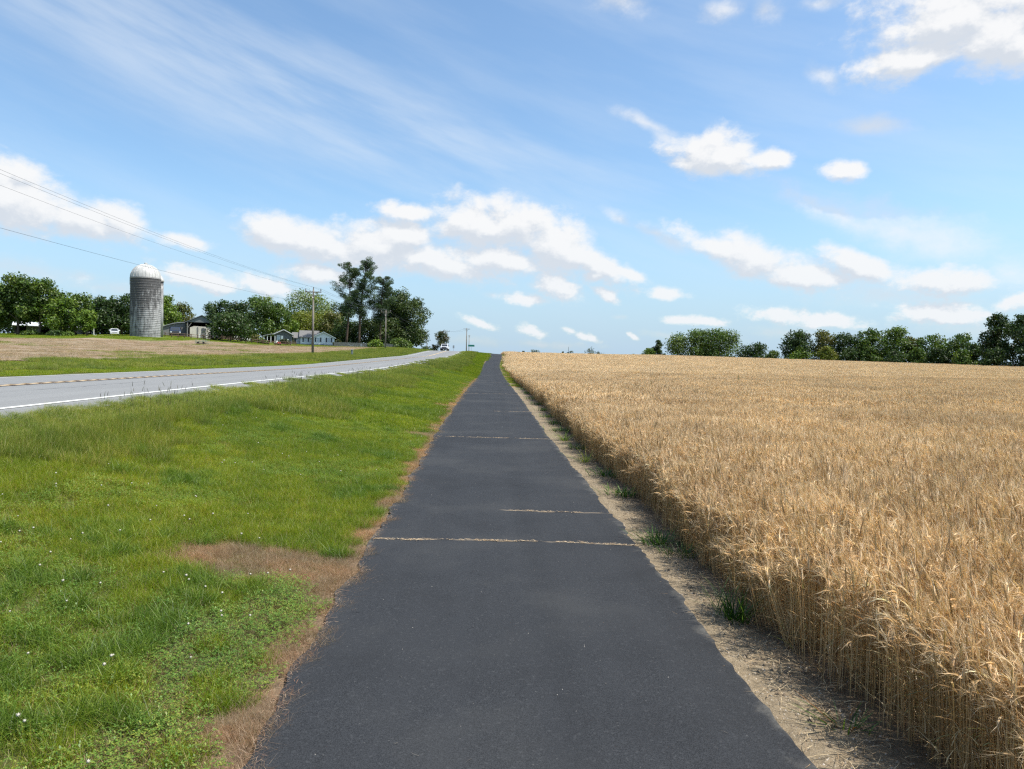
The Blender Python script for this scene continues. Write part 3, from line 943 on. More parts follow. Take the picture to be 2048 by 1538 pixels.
mid_src = []
for i in range(3):
    mid_src.append(tuft_source('a%02d_lawn' % i, .9, 1100, (.05, .10), (.006, .012), GREEN, GW, S=2, lean=.5, bend=.6, thatch=90))
for i in range(2):
    mid_src.append(tuft_source('b%02d_dead' % i, .9, 900, (.02, .05), (.005, .009), DEADC, None, S=1, lean=1.2, bend=.8, thatch=500))
for i in range(2):
    mid_src.append(tuft_source('c%02d_tall' % i, .9, 900, (.14, .26), (.007, .013), TALLG, None, S=2, lean=.3, bend=.5))
for i in range(1):
    mid_src.append(tuft_source('d%02d_lush' % i, .9, 900, (.09, .16), (.007, .014), [(.12, .19, .022), (.16, .23, .03)], None, S=2, lean=.4, bend=.6))
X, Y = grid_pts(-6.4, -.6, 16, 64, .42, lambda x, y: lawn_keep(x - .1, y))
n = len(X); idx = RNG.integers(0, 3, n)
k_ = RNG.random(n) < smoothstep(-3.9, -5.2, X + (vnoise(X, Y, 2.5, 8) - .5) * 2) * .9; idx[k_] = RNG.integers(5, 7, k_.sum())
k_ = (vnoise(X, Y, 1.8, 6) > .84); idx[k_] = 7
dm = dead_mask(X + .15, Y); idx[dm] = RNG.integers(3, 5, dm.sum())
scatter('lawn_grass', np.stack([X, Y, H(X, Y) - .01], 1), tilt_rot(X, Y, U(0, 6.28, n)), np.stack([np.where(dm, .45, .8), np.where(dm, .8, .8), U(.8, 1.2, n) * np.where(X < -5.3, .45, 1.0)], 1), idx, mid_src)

far_src = []
for i in range(3):
    far_src.append(tuft_source('a%02d_lawn' % i, 2.2, 1500, (.06, .12), (.02, .04), GREEN, GW, S=1, lean=.4, bend=.4))
for i in range(2):
    far_src.append(tuft_source('b%02d_tall' % i, 2.2, 1500, (.20, .36), (.018, .034), TALLG, None, S=1, lean=.3, bend=.4))
def far_keep(x, y):
    rim = path_cx(y) - 1.55
    return (x < rim) & (x > road_shift(y) - 6.2)
X, Y = grid_pts(-12, 1.2, 64, 240, 1.0, far_keep)
n = len(X); idx = RNG.integers(0, 3, n)
k_ = RNG.random(n) < smoothstep(-3.2, -4.6, X - road_shift(Y) + (vnoise(X, Y, 6, 8) - .5) * 2) * .9; idx[k_] = RNG.integers(3, 5, k_.sum())
scatter('lawn_grass', np.stack([X, Y, H(X, Y) - .02], 1), tilt_rot(X, Y, U(0, 6.28, n)), np.stack([np.full(n, .5), np.full(n, .8), U(.8, 1.2, n) * np.where(X - road_shift(Y) < -4.9, .4, 1.0)], 1), idx, [bpy.data.objects.new(o.name, o.data) for o in far_src])

# the far verge between road and stubble, and the farm's lawn
X, Y = grid_pts(-24.6, -14.6, 9, 70, .62, lambda x, y: (x < -15.1 - .2) & (x > -23.7 + (vnoise(x, y, 2, 11) - .5) * 2.2) & (x > -.86 * y - 4))
n = len(X); idx = np.where(RNG.random(n) < .35, RNG.integers(5, 7, n), RNG.integers(0, 3, n))
k_ = X > -17.0; idx[k_] = RNG.integers(0, 3, k_.sum())
scatter('verge_grass', np.stack([X, Y, H(X, Y) - .01], 1), tilt_rot(X, Y, U(0, 6.28, n)), np.stack([np.full(n, .9), np.full(n, .9), U(.6, 1.0, n)], 1), idx, [bpy.data.objects.new(o.name, o.data) for o in mid_src])
X, Y = grid_pts(-27, -14.6, 70, 240, 1.1, lambda x, y: (x < -15.4 + road_shift(y)) & (x > np.where(y > 188, -27, -23.8)))
n = len(X); idx = np.where(RNG.random(n) < .5, RNG.integers(0, 3, n), RNG.integers(3, 5, n))
scatter('verge_grass', np.stack([X, Y, H(X, Y) - .02], 1), tilt_rot(X, Y, U(0, 6.28, n)), np.stack([np.full(n, .7), np.full(n, .7), U(.6, 1.1, n)], 1), idx, [bpy.data.objects.new(o.name, o.data) for o in far_src])
X, Y = grid_pts(-130, -27, 112, 235, 1.9, lambda x, y: (y > stub_far(x) + .5) & (x > -.75 * y - 4))
n = len(X)
scatter('farm_lawn_grass', np.stack([X, Y, H(X, Y) - .02], 1), tilt_rot(X, Y, U(0, 6.28, n)), np.stack([np.full(n, 1.0), np.full(n, 1.0), U(.5, .9, n)], 1), RNG.integers(0, 3, n), [bpy.data.objects.new(o.name, o.data) for o in far_src])

# stubble, straw and weeds lying in the stubble field
stub_src = []
for i in range(3):
    stub_src.append(tuft_source('a%02d_straw' % i, 1.6, 240, (.04, .12), (.012, .022), [(.46, .36, .25), (.36, .26, .18), (.24, .165, .12)], None, S=1, lean=.9, bend=.3, tip=(1, 1, 1)))
stub_src.append(tuft_source('b00_weed', 1.6, 260, (.08, .2), (.014, .03), [(.16, .22, .05), (.24, .26, .08)], None, S=1, lean=.5, bend=.3))
X, Y = grid_pts(-120, -22.5, 14, 188, 1.5, lambda x, y: (y < stub_far(x) - .5) & (x > -.75 * y - 5) & (x < -23 + (vnoise(x, y, 2, 12) - .5) * 2))
n = len(X)
wd = (vnoise(X, Y, 9, 13) * .7 + vnoise(X, Y, 2.5, 14) * .3 + .25 * smoothstep(-30, -24, X) > .68)
idx = np.where(wd & (RNG.random(n) < .7), 3, RNG.integers(0, 3, n))
scatter('stubble_straw', np.stack([X, Y, H(X, Y) + .02], 1), tilt_rot(X, Y, U(0, 6.28, n)), np.ones((n, 3)), idx, stub_src)

# ------------------------------------------------------------------ wheat
STRAW = [(.76, .575, .36), (.83, .655, .44), (.66, .48, .28), (.88, .73, .53), (.52, .35, .19)]
SW = [.34, .28, .2, .1, .08]
def wheat_source(name, size, n, detail):
    A = Acc()
    base = np.zeros((n, 3)); base[:, :2] = U(-size / 2, size / 2, (n, 2))
    Hh = RNG.normal(.57, .034, n)
    if detail == 0: Hh = RNG.normal(.60, .05, n)
    wind = 2.6                                            # heads mostly nod one way
    az = RNG.normal(wind, 1.3, n)
    d = np.stack([np.cos(az), np.sin(az), np.zeros(n)], 1)
    lean = np.abs(RNG.normal(0, .07, n))
    col = pal(n, STRAW, SW)
    dk = RNG.random(n) < .13
    col[dk] = col[dk] * np.array([.52, .50, .46])
    stemc = col * np.array([.70, .60, .45])
    up = np.array([0, 0, 1.0])
    # stem centre line
    ts = {2: [0, .3, .6, .85, 1.0], 1: [.25, .8, 1.0], 0: [.72, 1.0]}[detail]
    P_ = [base + up * (Hh * t)[:, None] + d * (lean * Hh * t * t)[:, None] for t in ts]
    wst = {2: .0030, 1: .0065, 0: .012}[detail]
    s = np.stack([-np.sin(az + U(-1.2, 1.2, n)), np.cos(az), np.zeros(n)], 1); s /= np.linalg.norm(s, axis=1)[:, None]
    vs, cs = [], []
    for i, p in enumerate(P_):
        vs += [p - s * wst / 2, p + s * wst / 2]; cs += [stemc * (.85 + .15 * ts[i])] * 2
    V = np.stack(vs, 1).reshape(-1, 3); Cc = np.stack(cs, 1).reshape(-1, 3); m_ = len(ts)
    Q = np.concatenate([np.arange(n)[:, None] * 2 * m_ + np.array([[2 * i, 2 * i + 1, 2 * i + 3, 2 * i + 2]]) for i in range(m_ - 1)])
    A.add(V, Q, None, Cc)
    # head: an arc whose direction turns from up to the nod angle
    nod = np.clip(RNG.normal(1.25, .65, n), .05, 2.6) * np.where(dk, .35, 1.0)
    L_ = RNG.normal(.088, .010, n) * {2: 1, 1: 1.1, 0: 1.25}[detail]
    K = {2: 4, 1: 2, 0: 1}[detail]
    p = P_[-1].copy(); pts = [p]; tans = []
    neck = .5
    for i in range(K):
        ang = nod * (neck + (1 - neck) * (i + .5) / K) * (1.0 if K > 1 else .9)
        t_ = up * np.cos(ang)[:, None] + d * np.sin(ang)[:, None]
        tans.append(t_)
        p = p + t_ * (L_ / K)[:, None]; pts.append(p)
    tans.append(tans[-1])
    w0 = {2: .0105, 1: .016, 0: .026}[detail]
    prof = {2: [.55, 1.0, .95, .7, .2], 1: [.7, 1.0, .3], 0: [.9, .3]}[detail]
    hc = col * np.array([.98, .93, .84])
    side = np.stack([-np.sin(az), np.cos(az), np.zeros(n)], 1)
    for cross in range(2 if detail else 1):
        vs = []
        for i, q in enumerate(pts):
            t_ = tans[i]; sd_ = side if cross == 0 else np.cross(t_, side)
            vs += [q - sd_ * (w0 * prof[i] / 2), q + sd_ * (w0 * prof[i] / 2)]
        V = np.stack(vs, 1).reshape(-1, 3); m_ = len(pts)
        Q = np.concatenate([np.arange(n)[:, None] * 2 * m_ + np.array([[2 * i, 2 * i + 1, 2 * i + 3, 2 * i + 2]]) for i in range(m_ - 1)])
        jit = 1 + RNG.normal(0, .12, (len(V), 1))
        A.add(V, Q, None, np.repeat(hc, 2 * m_, 0) * jit)
    # awns
    na = {2: 12, 1: 5, 0: 2}[detail]; wa = {2: .0008, 1: .0030, 0: .008}[detail]
    for j in range(na):
        i = min(K, int(j / na * (K + 1)))
        o_ = pts[i]; t_ = tans[min(i, K)]
        dirn = t_ + RNG.normal(0, .32, (n, 3)); dirn /= np.linalg.norm(dirn, axis=1)[:, None]
        ln = U(.055, .095, n)
        sv = np.cross(dirn, RNG.normal(0, 1, (n, 3))); sv /= np.linalg.norm(sv, axis=1)[:, None]
        V = np.stack([o_ - sv * wa, o_ + sv * wa, o_ + dirn * ln[:, None]], 1).reshape(-1, 3)
        A.add(V, None, np.arange(n)[:, None] * 3 + np.array([[0, 1, 2]]), np.repeat(col * np.array([1.12, 1.10, 1.05]), 3, 0))
    # dry leaves hanging off the stems
    if detail == 2:
        m2 = int(n * 2.0); j = RNG.integers(0, n, m2)
        b = base[j] + up * (U(.04, .5, m2))[:, None]
        c2 = pal(m2, [(.46, .32, .15), (.56, .42, .22), (.34, .22, .10), (.26, .26, .08)], [.4, .25, .25, .1])
        A.add(*ribbons(b, U(.04, .13, m2), U(.004, .008, m2), U(0, 6.28, m2), U(.2, .9, m2), U(.5, 1.8, m2), 3, c2, twist=U(0, 6.28, m2)))
    if detail == 1:
        m2 = int(n * .7); j = RNG.integers(0, n, m2)
        b = base[j] + up * (U(.2, .5, m2))[:, None]
        c2 = pal(m2, [(.46, .32, .15), (.56, .42, .22), (.34, .22, .10)])
        A.add(*ribbons(b, U(.05, .13, m2), U(.008, .014, m2), U(0, 6.28, m2), U(.2, .9, m2), U(.5, 1.4, m2), 1, c2, twist=U(0, 6.28, m2)))
    return bpy.data.objects.new(name, A.mesh(name, M['wheat']))

EDGE = 1.79
def wheat_edge(y):
    return EDGE + .05 * np.sin(y * .8) + .06 * (vnoise(y, y * 0, .5, 21) - .5) + path_cx(y) * smoothstep(60, 120, y)
def tram(x, y):
    """wheel tracks left by the sprayer"""
    t = np.zeros(len(x), bool)
    for (x0, k1) in ((24, .0), (26.2, .0)):
        t |= np.abs(x - (x0 + (y - 110) * .25)) < .42
    t |= np.abs(y - (66 + .32 * x + .0012 * x * x)) < .5
    return t & (y > 40)
def wheat_z(x, y, amp=1.0):
    return U(.95, 1.05, len(x)) + .055 * (vnoise(x, y, 1.3, 22) - .5) * 2 * amp
src = [wheat_source('w%02d' % i, .36, 72, 2) for i in range(9)]
X, Y = grid_pts(EDGE, 22, .9, 19, .24, lambda x, y: (x > wheat_edge(y) + .17) & (x < .80 * y + 3.2))
n = len(X)
hs = wheat_z(X, Y) * np.where(X < wheat_edge(Y) + .4, .93, 1.04)
scatter('wheat_crop', np.stack([X, Y, H(X, Y) - .01], 1), np.stack([np.zeros(n), RNG.normal(0, .05, n), U(-.9, .9, n)], 1), np.stack([np.full(n, .8), np.full(n, .8), hs], 1), RNG.integers(0, 9, n), src)
# the thick, ragged outer rows: more tillers, some short, some leaning out over the dirt
Y = np.arange(.9, 60, .10) ; X = wheat_edge(Y) + .19 + np.abs(RNG.normal(0, .22, len(Y))); Y = Y + U(-.05, .05, len(Y)); n = len(X)
scatter('wheat_crop', np.stack([X, Y, H(X, Y) - .01], 1), np.stack([RNG.normal(0, .06, n), RNG.normal(-.07, .10, n), U(-.9, .9, n)], 1), np.stack([np.full(n, .8), np.full(n, .8), U(.62, 1.02, n)], 1), RNG.integers(0, 9, n), [bpy.data.objects.new(o.name, o.data) for o in src])
src = [wheat_source('w%02d' % i, .9, 210, 1) for i in range(6)]
X, Y = grid_pts(EDGE, 62, 19, 70, .52, lambda x, y: (x > wheat_edge(y) + .30) & (x < .78 * y + 4) & ~tram(x, y))
n = len(X)
scatter('wheat_crop', np.stack([X, Y, H(X, Y) - .01], 1), np.stack([np.zeros(n), RNG.normal(0, .05, n), U(-.9, .9, n)], 1), np.stack([np.full(n, .8), np.full(n, .8), wheat_z(X, Y) * 1.05], 1), RNG.integers(0, 6, n), src)
src = [wheat_source('w%02d' % i, 2.4, 620, 0) for i in range(4)]
def tree_line(x):
    return np.interp(x, [1.9, 40, 50, 64, 80, 96, 108, 116], [228, 232, 226, 214, 190, 176, 156, 130])
X, Y = grid_pts(EDGE, 118, 70, 236, 1.15, lambda x, y: (x > wheat_edge(y) + .75) & (x < .76 * y + 5) & (y < tree_line(x) - 1.5) & ~tram(x, y))
n = len(X)
scatter('wheat_crop', np.stack([X, Y, H(X, Y) - .01], 1), np.stack([np.zeros(n), RNG.normal(0, .03, n), U(-.9, .9, n)], 1), np.stack([np.full(n, .8), np.full(n, .8), wheat_z(X, Y) * 1.05], 1), RNG.integers(0, 4, n), src)
print('wheat far instances', n)

# ------------------------------------------------------------------ small stuff on path and dirt
def bits(name, n, xfn, yfn, size, cols, mat, flat=True, zoff=.014, on_path=False):
    x = xfn(n); y = yfn(n, x)
    z = (H(x, y) + zoff)
    s = U(size[0], size[1], n)
    vs = []; a = U(0, 6.28, n)
    ring = [(1, 0, .0), (.1, .9, 0), (-.9, .2, 0), (-.2, -.9, 0)]
    for (u, v_, w_) in ring:
        r_ = U(.6, 1.1, n) * s / 2
        vs.append(np.stack([x + (u * np.cos(a) - v_ * np.sin(a)) * r_, y + (u * np.sin(a) + v_ * np.cos(a)) * r_, z - .002], 1))
    vs.append(np.stack([x, y, z + s * .35], 1))
    V = np.stack(vs, 1).reshape(-1, 3); b = np.arange(n)[:, None] * 5
    Tt = np.concatenate([b + np.array([[i, (i + 1) % 4, 4]]) for i in range(4)])
    return link(name, mesh_from(name, V, [Tt], [mat], colors=np.repeat(pal(n, cols), 5, 0)), kind='stuff')

M['stone'] = mat_foliage('grit_stone', 0.0, .7, None, .03)
bits('grit_on_dirt', 5200, lambda n: 1.40 + np.abs(RNG.normal(0, .30, n)), lambda n, x: 2.2 + 26 * RNG.random(n) ** 1.8, (.004, .016), [(.24, .20, .15), (.17, .135, .09), (.38, .33, .27), (.08, .06, .04)], M['stone'], zoff=-.010)
bits('soil_clods', 900, lambda n: 1.52 + np.abs(RNG.normal(0, .20, n)), lambda n, x: 2.2 + 18 * RNG.random(n) ** 1.6, (.014, .038), [(.17, .13, .085), (.11, .08, .05), (.22, .17, .115)], M['stone'], zoff=-.008)
bits('grit_on_path', 110, lambda n: U(-1.0, 1.38, n), lambda n, x: 2.2 + 22 * RNG.random(n) ** 1.5, (.004, .009), [(.20, .19, .17), (.3, .28, .25), (.13, .12, .11)], M['stone'], zoff=.014)

def straw_bits(name, x, y, zoff, ln=(.02, .07), w=(.0016, .003), az=None, cols=DEADC):
    n = len(x); A = Acc()
    b = np.stack([x, y, H(x, y) + zoff], 1)
    a = U(0, 6.28, n) if az is None else az
    d = np.stack([np.cos(a), np.sin(a), U(-.02, .16, n)], 1); s = np.stack([-np.sin(a), np.cos(a), U(-.3, .3, n)], 1)
    L_ = U(*ln, n)[:, None]; w_ = U(*w, n)[:, None]
    mid_ = b + d * L_ * .5 + s * L_ * RNG.normal(0, .12, (n, 1)) + np.array([0, 0, .003])
    V = np.stack([b - s * w_ / 2, b + s * w_ / 2, mid_ + s * w_ / 2, mid_ - s * w_ / 2, b + d * L_], 1).reshape(-1, 3)
    i = np.arange(n)[:, None] * 5
    A.add(V, i + np.array([[0, 1, 2, 3]]), i + np.array([[3, 2, 4]]), np.repeat(pal(n, cols), 5, 0))
    return link(name, A.mesh(name, M['wheat']), kind='stuff')
# straw caught in the joints of the path
xs_, ys_ = [], []
for yc, lo, hi, cnt in ((6.98, -1.08, 1.42, 760), (15.95, -1.15, 1.30, 520), (8.42, .25, 1.42, 230), (34.5, -1.2, 1.25, 200), (23.6, .1, 1.28, 120)):
    xx = U(lo, hi, cnt)
    dens_ = vnoise(xx, xx * 0 + yc, .20, 31) * .6 + vnoise(xx, xx * 0 + yc, .06, 32) * .4
    xx = xx[dens_ + U(-.12, .12, len(xx)) > .44]
    xs_.append(xx); ys_.append(joint_y(xx, yc) + RNG.normal(0, 1, len(xx)) * (.004 + .014 * vnoise(xx, xx * 0 + yc, .15, 33) + yc * .0006))
xs_ = np.concatenate(xs_); ys_ = np.concatenate(ys_)
straw_bits('straw_in_joints', xs_, ys_, .016, (.02, .055), (.0022, .0045), az=RNG.normal(0, .5, len(xs_)) + np.pi * RNG.integers(0, 2, len(xs_)), cols=[(.55, .42, .27), (.48, .34, .2), (.62, .5, .34)])
# loose clippings at the rim and on the dirt
n = 2600
y_ = 2.2 + 24 * RNG.random(n) ** 1.6
straw_bits('grass_clippings', path_cx(y_) + path_left(y_) + RNG.normal(0, .035, n), y_, .018, (.02, .06), (.0011, .0021))
n = 4200
y_ = 2.0 + 26 * RNG.random(n) ** 1.6
straw_bits('fallen_straw', 1.68 + RNG.normal(0, .13, n), y_, .004, (.03, .13), (.002, .0035), cols=[(.5, .4, .25), (.4, .29, .17), (.28, .2, .12)])
n = 70
straw_bits('stray_straw', U(-.9, 1.2, n), 2.4 + 12 * RNG.random(n), .016, (.015, .05), (.0012, .002), cols=[(.22, .2, .17), (.16, .14, .11)])

# clover blossom over the lawn
def blossoms():
    A = Acc(); n = 330
    y = 2.5 + 13 * RNG.random(n) ** 1.5; x = -1.35 - RNG.random(n) * (.75 * y + .5)
    k_ = (x > -4.4) & (vnoise(x, y, 1.1, 1) > .42) & ~dead_mask(x, y); x, y = x[k_], y[k_]; n = len(x)
    z = H(x, y) + U(.085, .125, n); r_ = U(.006, .0105, n)
    phi = (1 + 5 ** .5) / 2
    for k2 in range(26):                       # each head a ball of florets
        th = math.acos(1 - 2 * (k2 + .5) / 26); ph = 2 * math.pi * k2 / phi
        d = np.array([math.sin(th) * math.cos(ph), math.sin(th) * math.sin(ph), math.cos(th)])
        c = np.stack([x, y, z], 1); o_ = c + d * r_[:, None] * 1.15
        s = np.cross(d, [0.3, .5, .8]); s /= np.linalg.norm(s); t_ = np.cross(d, s)
        V = np.stack([c + s * r_[:, None] * .45, c + t_ * r_[:, None] * .45, c - s * r_[:, None] * .45, o_], 1).reshape(-1, 3)
        i = np.arange(n)[:, None] * 4
        A.add(V, None, np.concatenate([i + np.array([[0, 1, 3]]), i + np.array([[1, 2, 3]]), i + np.array([[2, 0, 3]])]), np.repeat(pal(n, [(.52, .51, .44), (.46, .42, .35)], jit=.08), 4, 0))
    b = np.stack([x, y, H(x, y)], 1)
    A.add(*ribbons(b, z - b[:, 2], np.full(n, .002), U(0, 6.28, n), np.zeros(n), np.zeros(n), 1, np.tile([.12, .2, .04], (n, 1))))
    me = A.mesh('clover_blossom', M['stone'])
    link('clover_blossom', me, kind='stuff')
blossoms()

# seed stalks standing above the tall grass along the road
def seed_stalks():
    A = Acc(); n = 560
    y = 9 + 70 * RNG.random(n) ** 1.5; x = -6.0 + np.abs(RNG.normal(0, .5, n)); k_ = (vnoise(y, y * 0, 2.2, 41) > .38); x, y = x[k_], y[k_]; n = len(x)
    b = np.stack([x, y, H(x, y)], 1); hh = U(.26, .50, n); az = U(0, 6.28, n)
    c = pal(n, [(.12, .13, .06), (.19, .16, .09), (.10, .08, .05)])
    A.add(*ribbons(b, hh, .0028 + y * .00010, az, U(0, .18, n), U(0, .12, n), 2, c, taper=.3, twist=np.zeros(n)))
    top = b + np.array([0, 0, 1.]) * (hh * .82)[:, None]
    A.add(*ribbons(top, hh * .20, .008 + y * .00016, az, U(.1, .3, n), U(0, .2, n), 2, c * .9, taper=.4, twist=np.zeros(n)))
    link('seed_stalks', A.mesh('seed_stalks', M['grass']), kind='stuff')
seed_stalks()


# ------------------------------------------------------------------ trees
BARK = mat_plain('tree_bark', (.13, .10, .075), .9, var=.35, scale=4, bump_=.5, streak=(1, 1, .25), spec=.1)
PBARK = mat_plain('pine_bark', (.075, .055, .042), .9, var=.35, scale=3, bump_=.5, streak=(1, 1, .3), spec=.1)

LEAF_WARM = np.array([1.35, 1.12, .80])
def leaf_cards(centers, nrm, size, cols, squash=.8):
    """small bent leaf sprays: two triangles each"""
    n = len(centers)
    t_ = np.cross(nrm, RNG.normal(0, 1, (n, 3))); t_ /= (np.linalg.norm(t_, axis=1)[:, None] + 1e-9)
    b_ = np.cross(nrm, t_)
    s = size[:, None]
    V = np.stack([centers - t_ * s * .5, centers + b_ * s * squash * .5 - nrm * s * .12, centers + t_ * s * .5, centers - b_ * s * squash * .5 - nrm * s * .12], 1).reshape(-1, 3)
    Q = np.arange(n)[:, None] * 4 + np.array([[0, 1, 2, 3]])
    return V, Q, np.repeat(cols, 4, 0)

def crown_lobes(h0, h1, rad, n, shape, rng):
    """centres and radii of foliage masses filling the crown's envelope"""
    out = []
    for i in range(n):
        t = (i + .5) / n
        z = h0 + (h1 - h0) * (.04 + .90 * ((i + rng.random()) / n))
        u = (z - h0) / (h1 - h0)
        if shape == 'round': env = math.sin(math.pi * min(1, max(0, .24 + .66 * u))) ** .6
        elif shape == 'broad': env = math.sin(math.pi * min(1, .28 + .64 * u)) ** .8
        elif shape == 'cone': env = (1 - u) ** .75 * .95 + .12
        elif shape == 'bush': env = math.cos(math.pi * .5 * u ** 1.6) ** .8
        else: env = math.sin(math.pi * min(1, .18 + .74 * u)) ** .5
        a = rng.random() * 2 * math.pi
        rr = rad * env * (rng.random() ** .45)
        lr = rad * (.26 + .22 * rng.random()) * (.60 + .40 * env)
        rr = min(rr, max(0, rad * env - lr * .55))
        out.append((rr * math.cos(a), rr * math.sin(a), min(z, h1 - lr * .55), lr))
    out.append((0, 0, h1 - rad * .30, rad * .30))
    for k_ in range(4):      # the dense heart of the crown
        out.append((rad * .25 * math.cos(k_ * 1.9), rad * .25 * math.sin(k_ * 1.9), h0 + (h1 - h0) * (.22 + .16 * k_), rad * .42 if shape != 'cone' else rad * .2))
    return out

def crown_mesh(name, h0, h1, rad, seed, cols, nl=18, leaves=3400, leaf=.42, shape='round', open_=.0, mat=None):
    rng = random.Random(seed)
    lobes = crown_lobes(h0, h1, rad, nl, shape, rng)
    w = np.array([l[3] ** 2 for l in lobes]); w /= w.sum()
    Vs, Qs, Cs, n0 = [], [], [], 0
    cols = np.array(cols)
    for (lx, ly, lz, lr), ww in zip(lobes, w):
        m_ = max(20, int(leaves * ww))
        d = RNG.normal(0, 1, (m_, 3)); d /= np.linalg.norm(d, axis=1)[:, None]
        # ragged surface: sprays reach out to different lengths
        ph = rng.random() * 6
        lump = 1 + .20 * np.sin(d[:, 0] * 5 + ph) * np.sin(d[:, 1] * 6 + ph * 2) + .14 * np.sin(d[:, 2] * 9 + ph + d[:, 0] * 4)
        r_ = lr * lump * (1 - .55 * RNG.random(m_) ** 1.3)
        c = np.array([lx, ly, lz]) + d * r_[:, None] * np.array([1, 1, .82])
        if open_:
            k_ = vnoise(c[:, 0] + c[:, 2] * .7 + 50, c[:, 1] + c[:, 2] + 50, rad * .22, seed) > open_
            c, d = c[k_], d[k_]; m_ = len(c)
        nr = d + RNG.normal(0, .75, (m_, 3)) + np.array([0, 0, .35]); nr /= np.linalg.norm(nr, axis=1)[:, None]
        base = cols[rng.randrange(len(cols))]
        cc = np.clip(base * LEAF_WARM * (1 + RNG.normal(0, .24, (m_, 1))) + RNG.normal(0, .004, (m_, 3)), .006, .6)
        V, Q, C = leaf_cards(c, nr, leaf * U(.6, 1.35, m_), cc)
        Vs.append(V); Qs.append(Q + n0); Cs.append(C); n0 += len(V)
    return mesh_from(name, np.concatenate(Vs), [np.concatenate(Qs)], [mat or M['leaf']], colors=np.concatenate(Cs)), lobes

def trunk_mesh(name, lobes, h0, h1, r0, mat, rng, limbs=8, lean=0.0, fork=None):
    mb = B()
    top = h0 + (h1 - h0) * .62
    ax = lambda t: Vector((lean * t * top + .06 * top * .1 * math.sin(3 * t), .04 * math.sin(2.3 * t + 1) * top * .2, t * top))
    pts = [ax(i / 6) for i in range(7)]
    mb.tube(pts, [r0 * 1.25] + [r0 * (1 - .82 * i / 6) for i in range(1, 7)], 8)
    for (lx, ly, lz, lr) in rng.sample(lobes, min(limbs, len(lobes))):
        t = min(.92, max(.25, (lz - (lx * lx + ly * ly) ** .5 * .9) / top))
        a = ax(t); b = Vector((lx, ly, lz))
        m_ = a.lerp(b, .5) + Vector((0, 0, -.06 * (b - a).length))
        ra = r0 * (1 - .8 * t) * .55
        mb.tube([a, m_, b], [ra, ra * .6, ra * .22], 5, cap=False)
    return mb.mesh(name, mat, smooth=True)

LEAFC = {
    'mid': [(.050, .105, .020), (.065, .125, .024), (.042, .090, .018), (.085, .145, .030)],
    'dark': [(.026, .060, .016), (.034, .072, .020), (.022, .050, .014)],
    'deep': [(.028, .060, .019), (.042, .078, .025), (.052, .088, .032)],
    'bright': [(.085, .165, .026), (.11, .19, .030), (.070, .14, .022)],
    'light': [(.12, .185, .055), (.095, .16, .042), (.14, .20, .070)],
    'yellow': [(.115, .165, .028), (.095, .145, .024), (.14, .175, .038)],
    'olive': [(.095, .115, .040), (.075, .105, .032), (.11, .125, .050)],
    'pine': [(.042, .080, .028), (.054, .096, .034), (.074, .112, .046)],
    'rust': [(.038, .062, .026), (.048, .066, .028), (.066, .062, .032), (.032, .056, .024)],
    'far': [(.050, .085, .050), (.042, .075, .045)],  # bluish: the haze of distance put into the leaf colour
}

def tree(kind, label, px, top, w, Y, cols, shape='round', base=None, nl=20, leaves=3200, leaf=.42, clear=.12, open_=.0, group=None, category='tree', trunk_r=None, lean=0.0, zb=None, limbs=8):
    seed = int(px * 7 + top * 3)
    rng = random.Random(seed)
    p = at(px, top, Y)
    z0 = h(p.x, Y) if zb is None else zb
    ht = p.z - z0
    rad = w * .5 * Y / F_PX * (1.12 if shape == 'bush' else 1.26) * math.cos(math.atan((px - 1024) / F_PX))
    h0 = ht * clear
    if zb is None:
        nl = int(nl * 1.7); leaves = int(np.clip(74 * (.42 / leaf) ** 2 * 2 * rad * ht, 1500, 15000))
    root = thing(kind, label, category, (p.x, Y, z0 - .05), 0, group)
    me, lobes = crown_mesh('crown', h0, ht, rad, seed, LEAFC[cols], nl, leaves, leaf, shape, open_)
    link('crown', me, root)
    if shape != 'bush':
        link('trunk', trunk_mesh('trunk', lobes, h0, ht, trunk_r or max(.12, ht * .022), BARK, rng, limbs, lean), root)
    return root

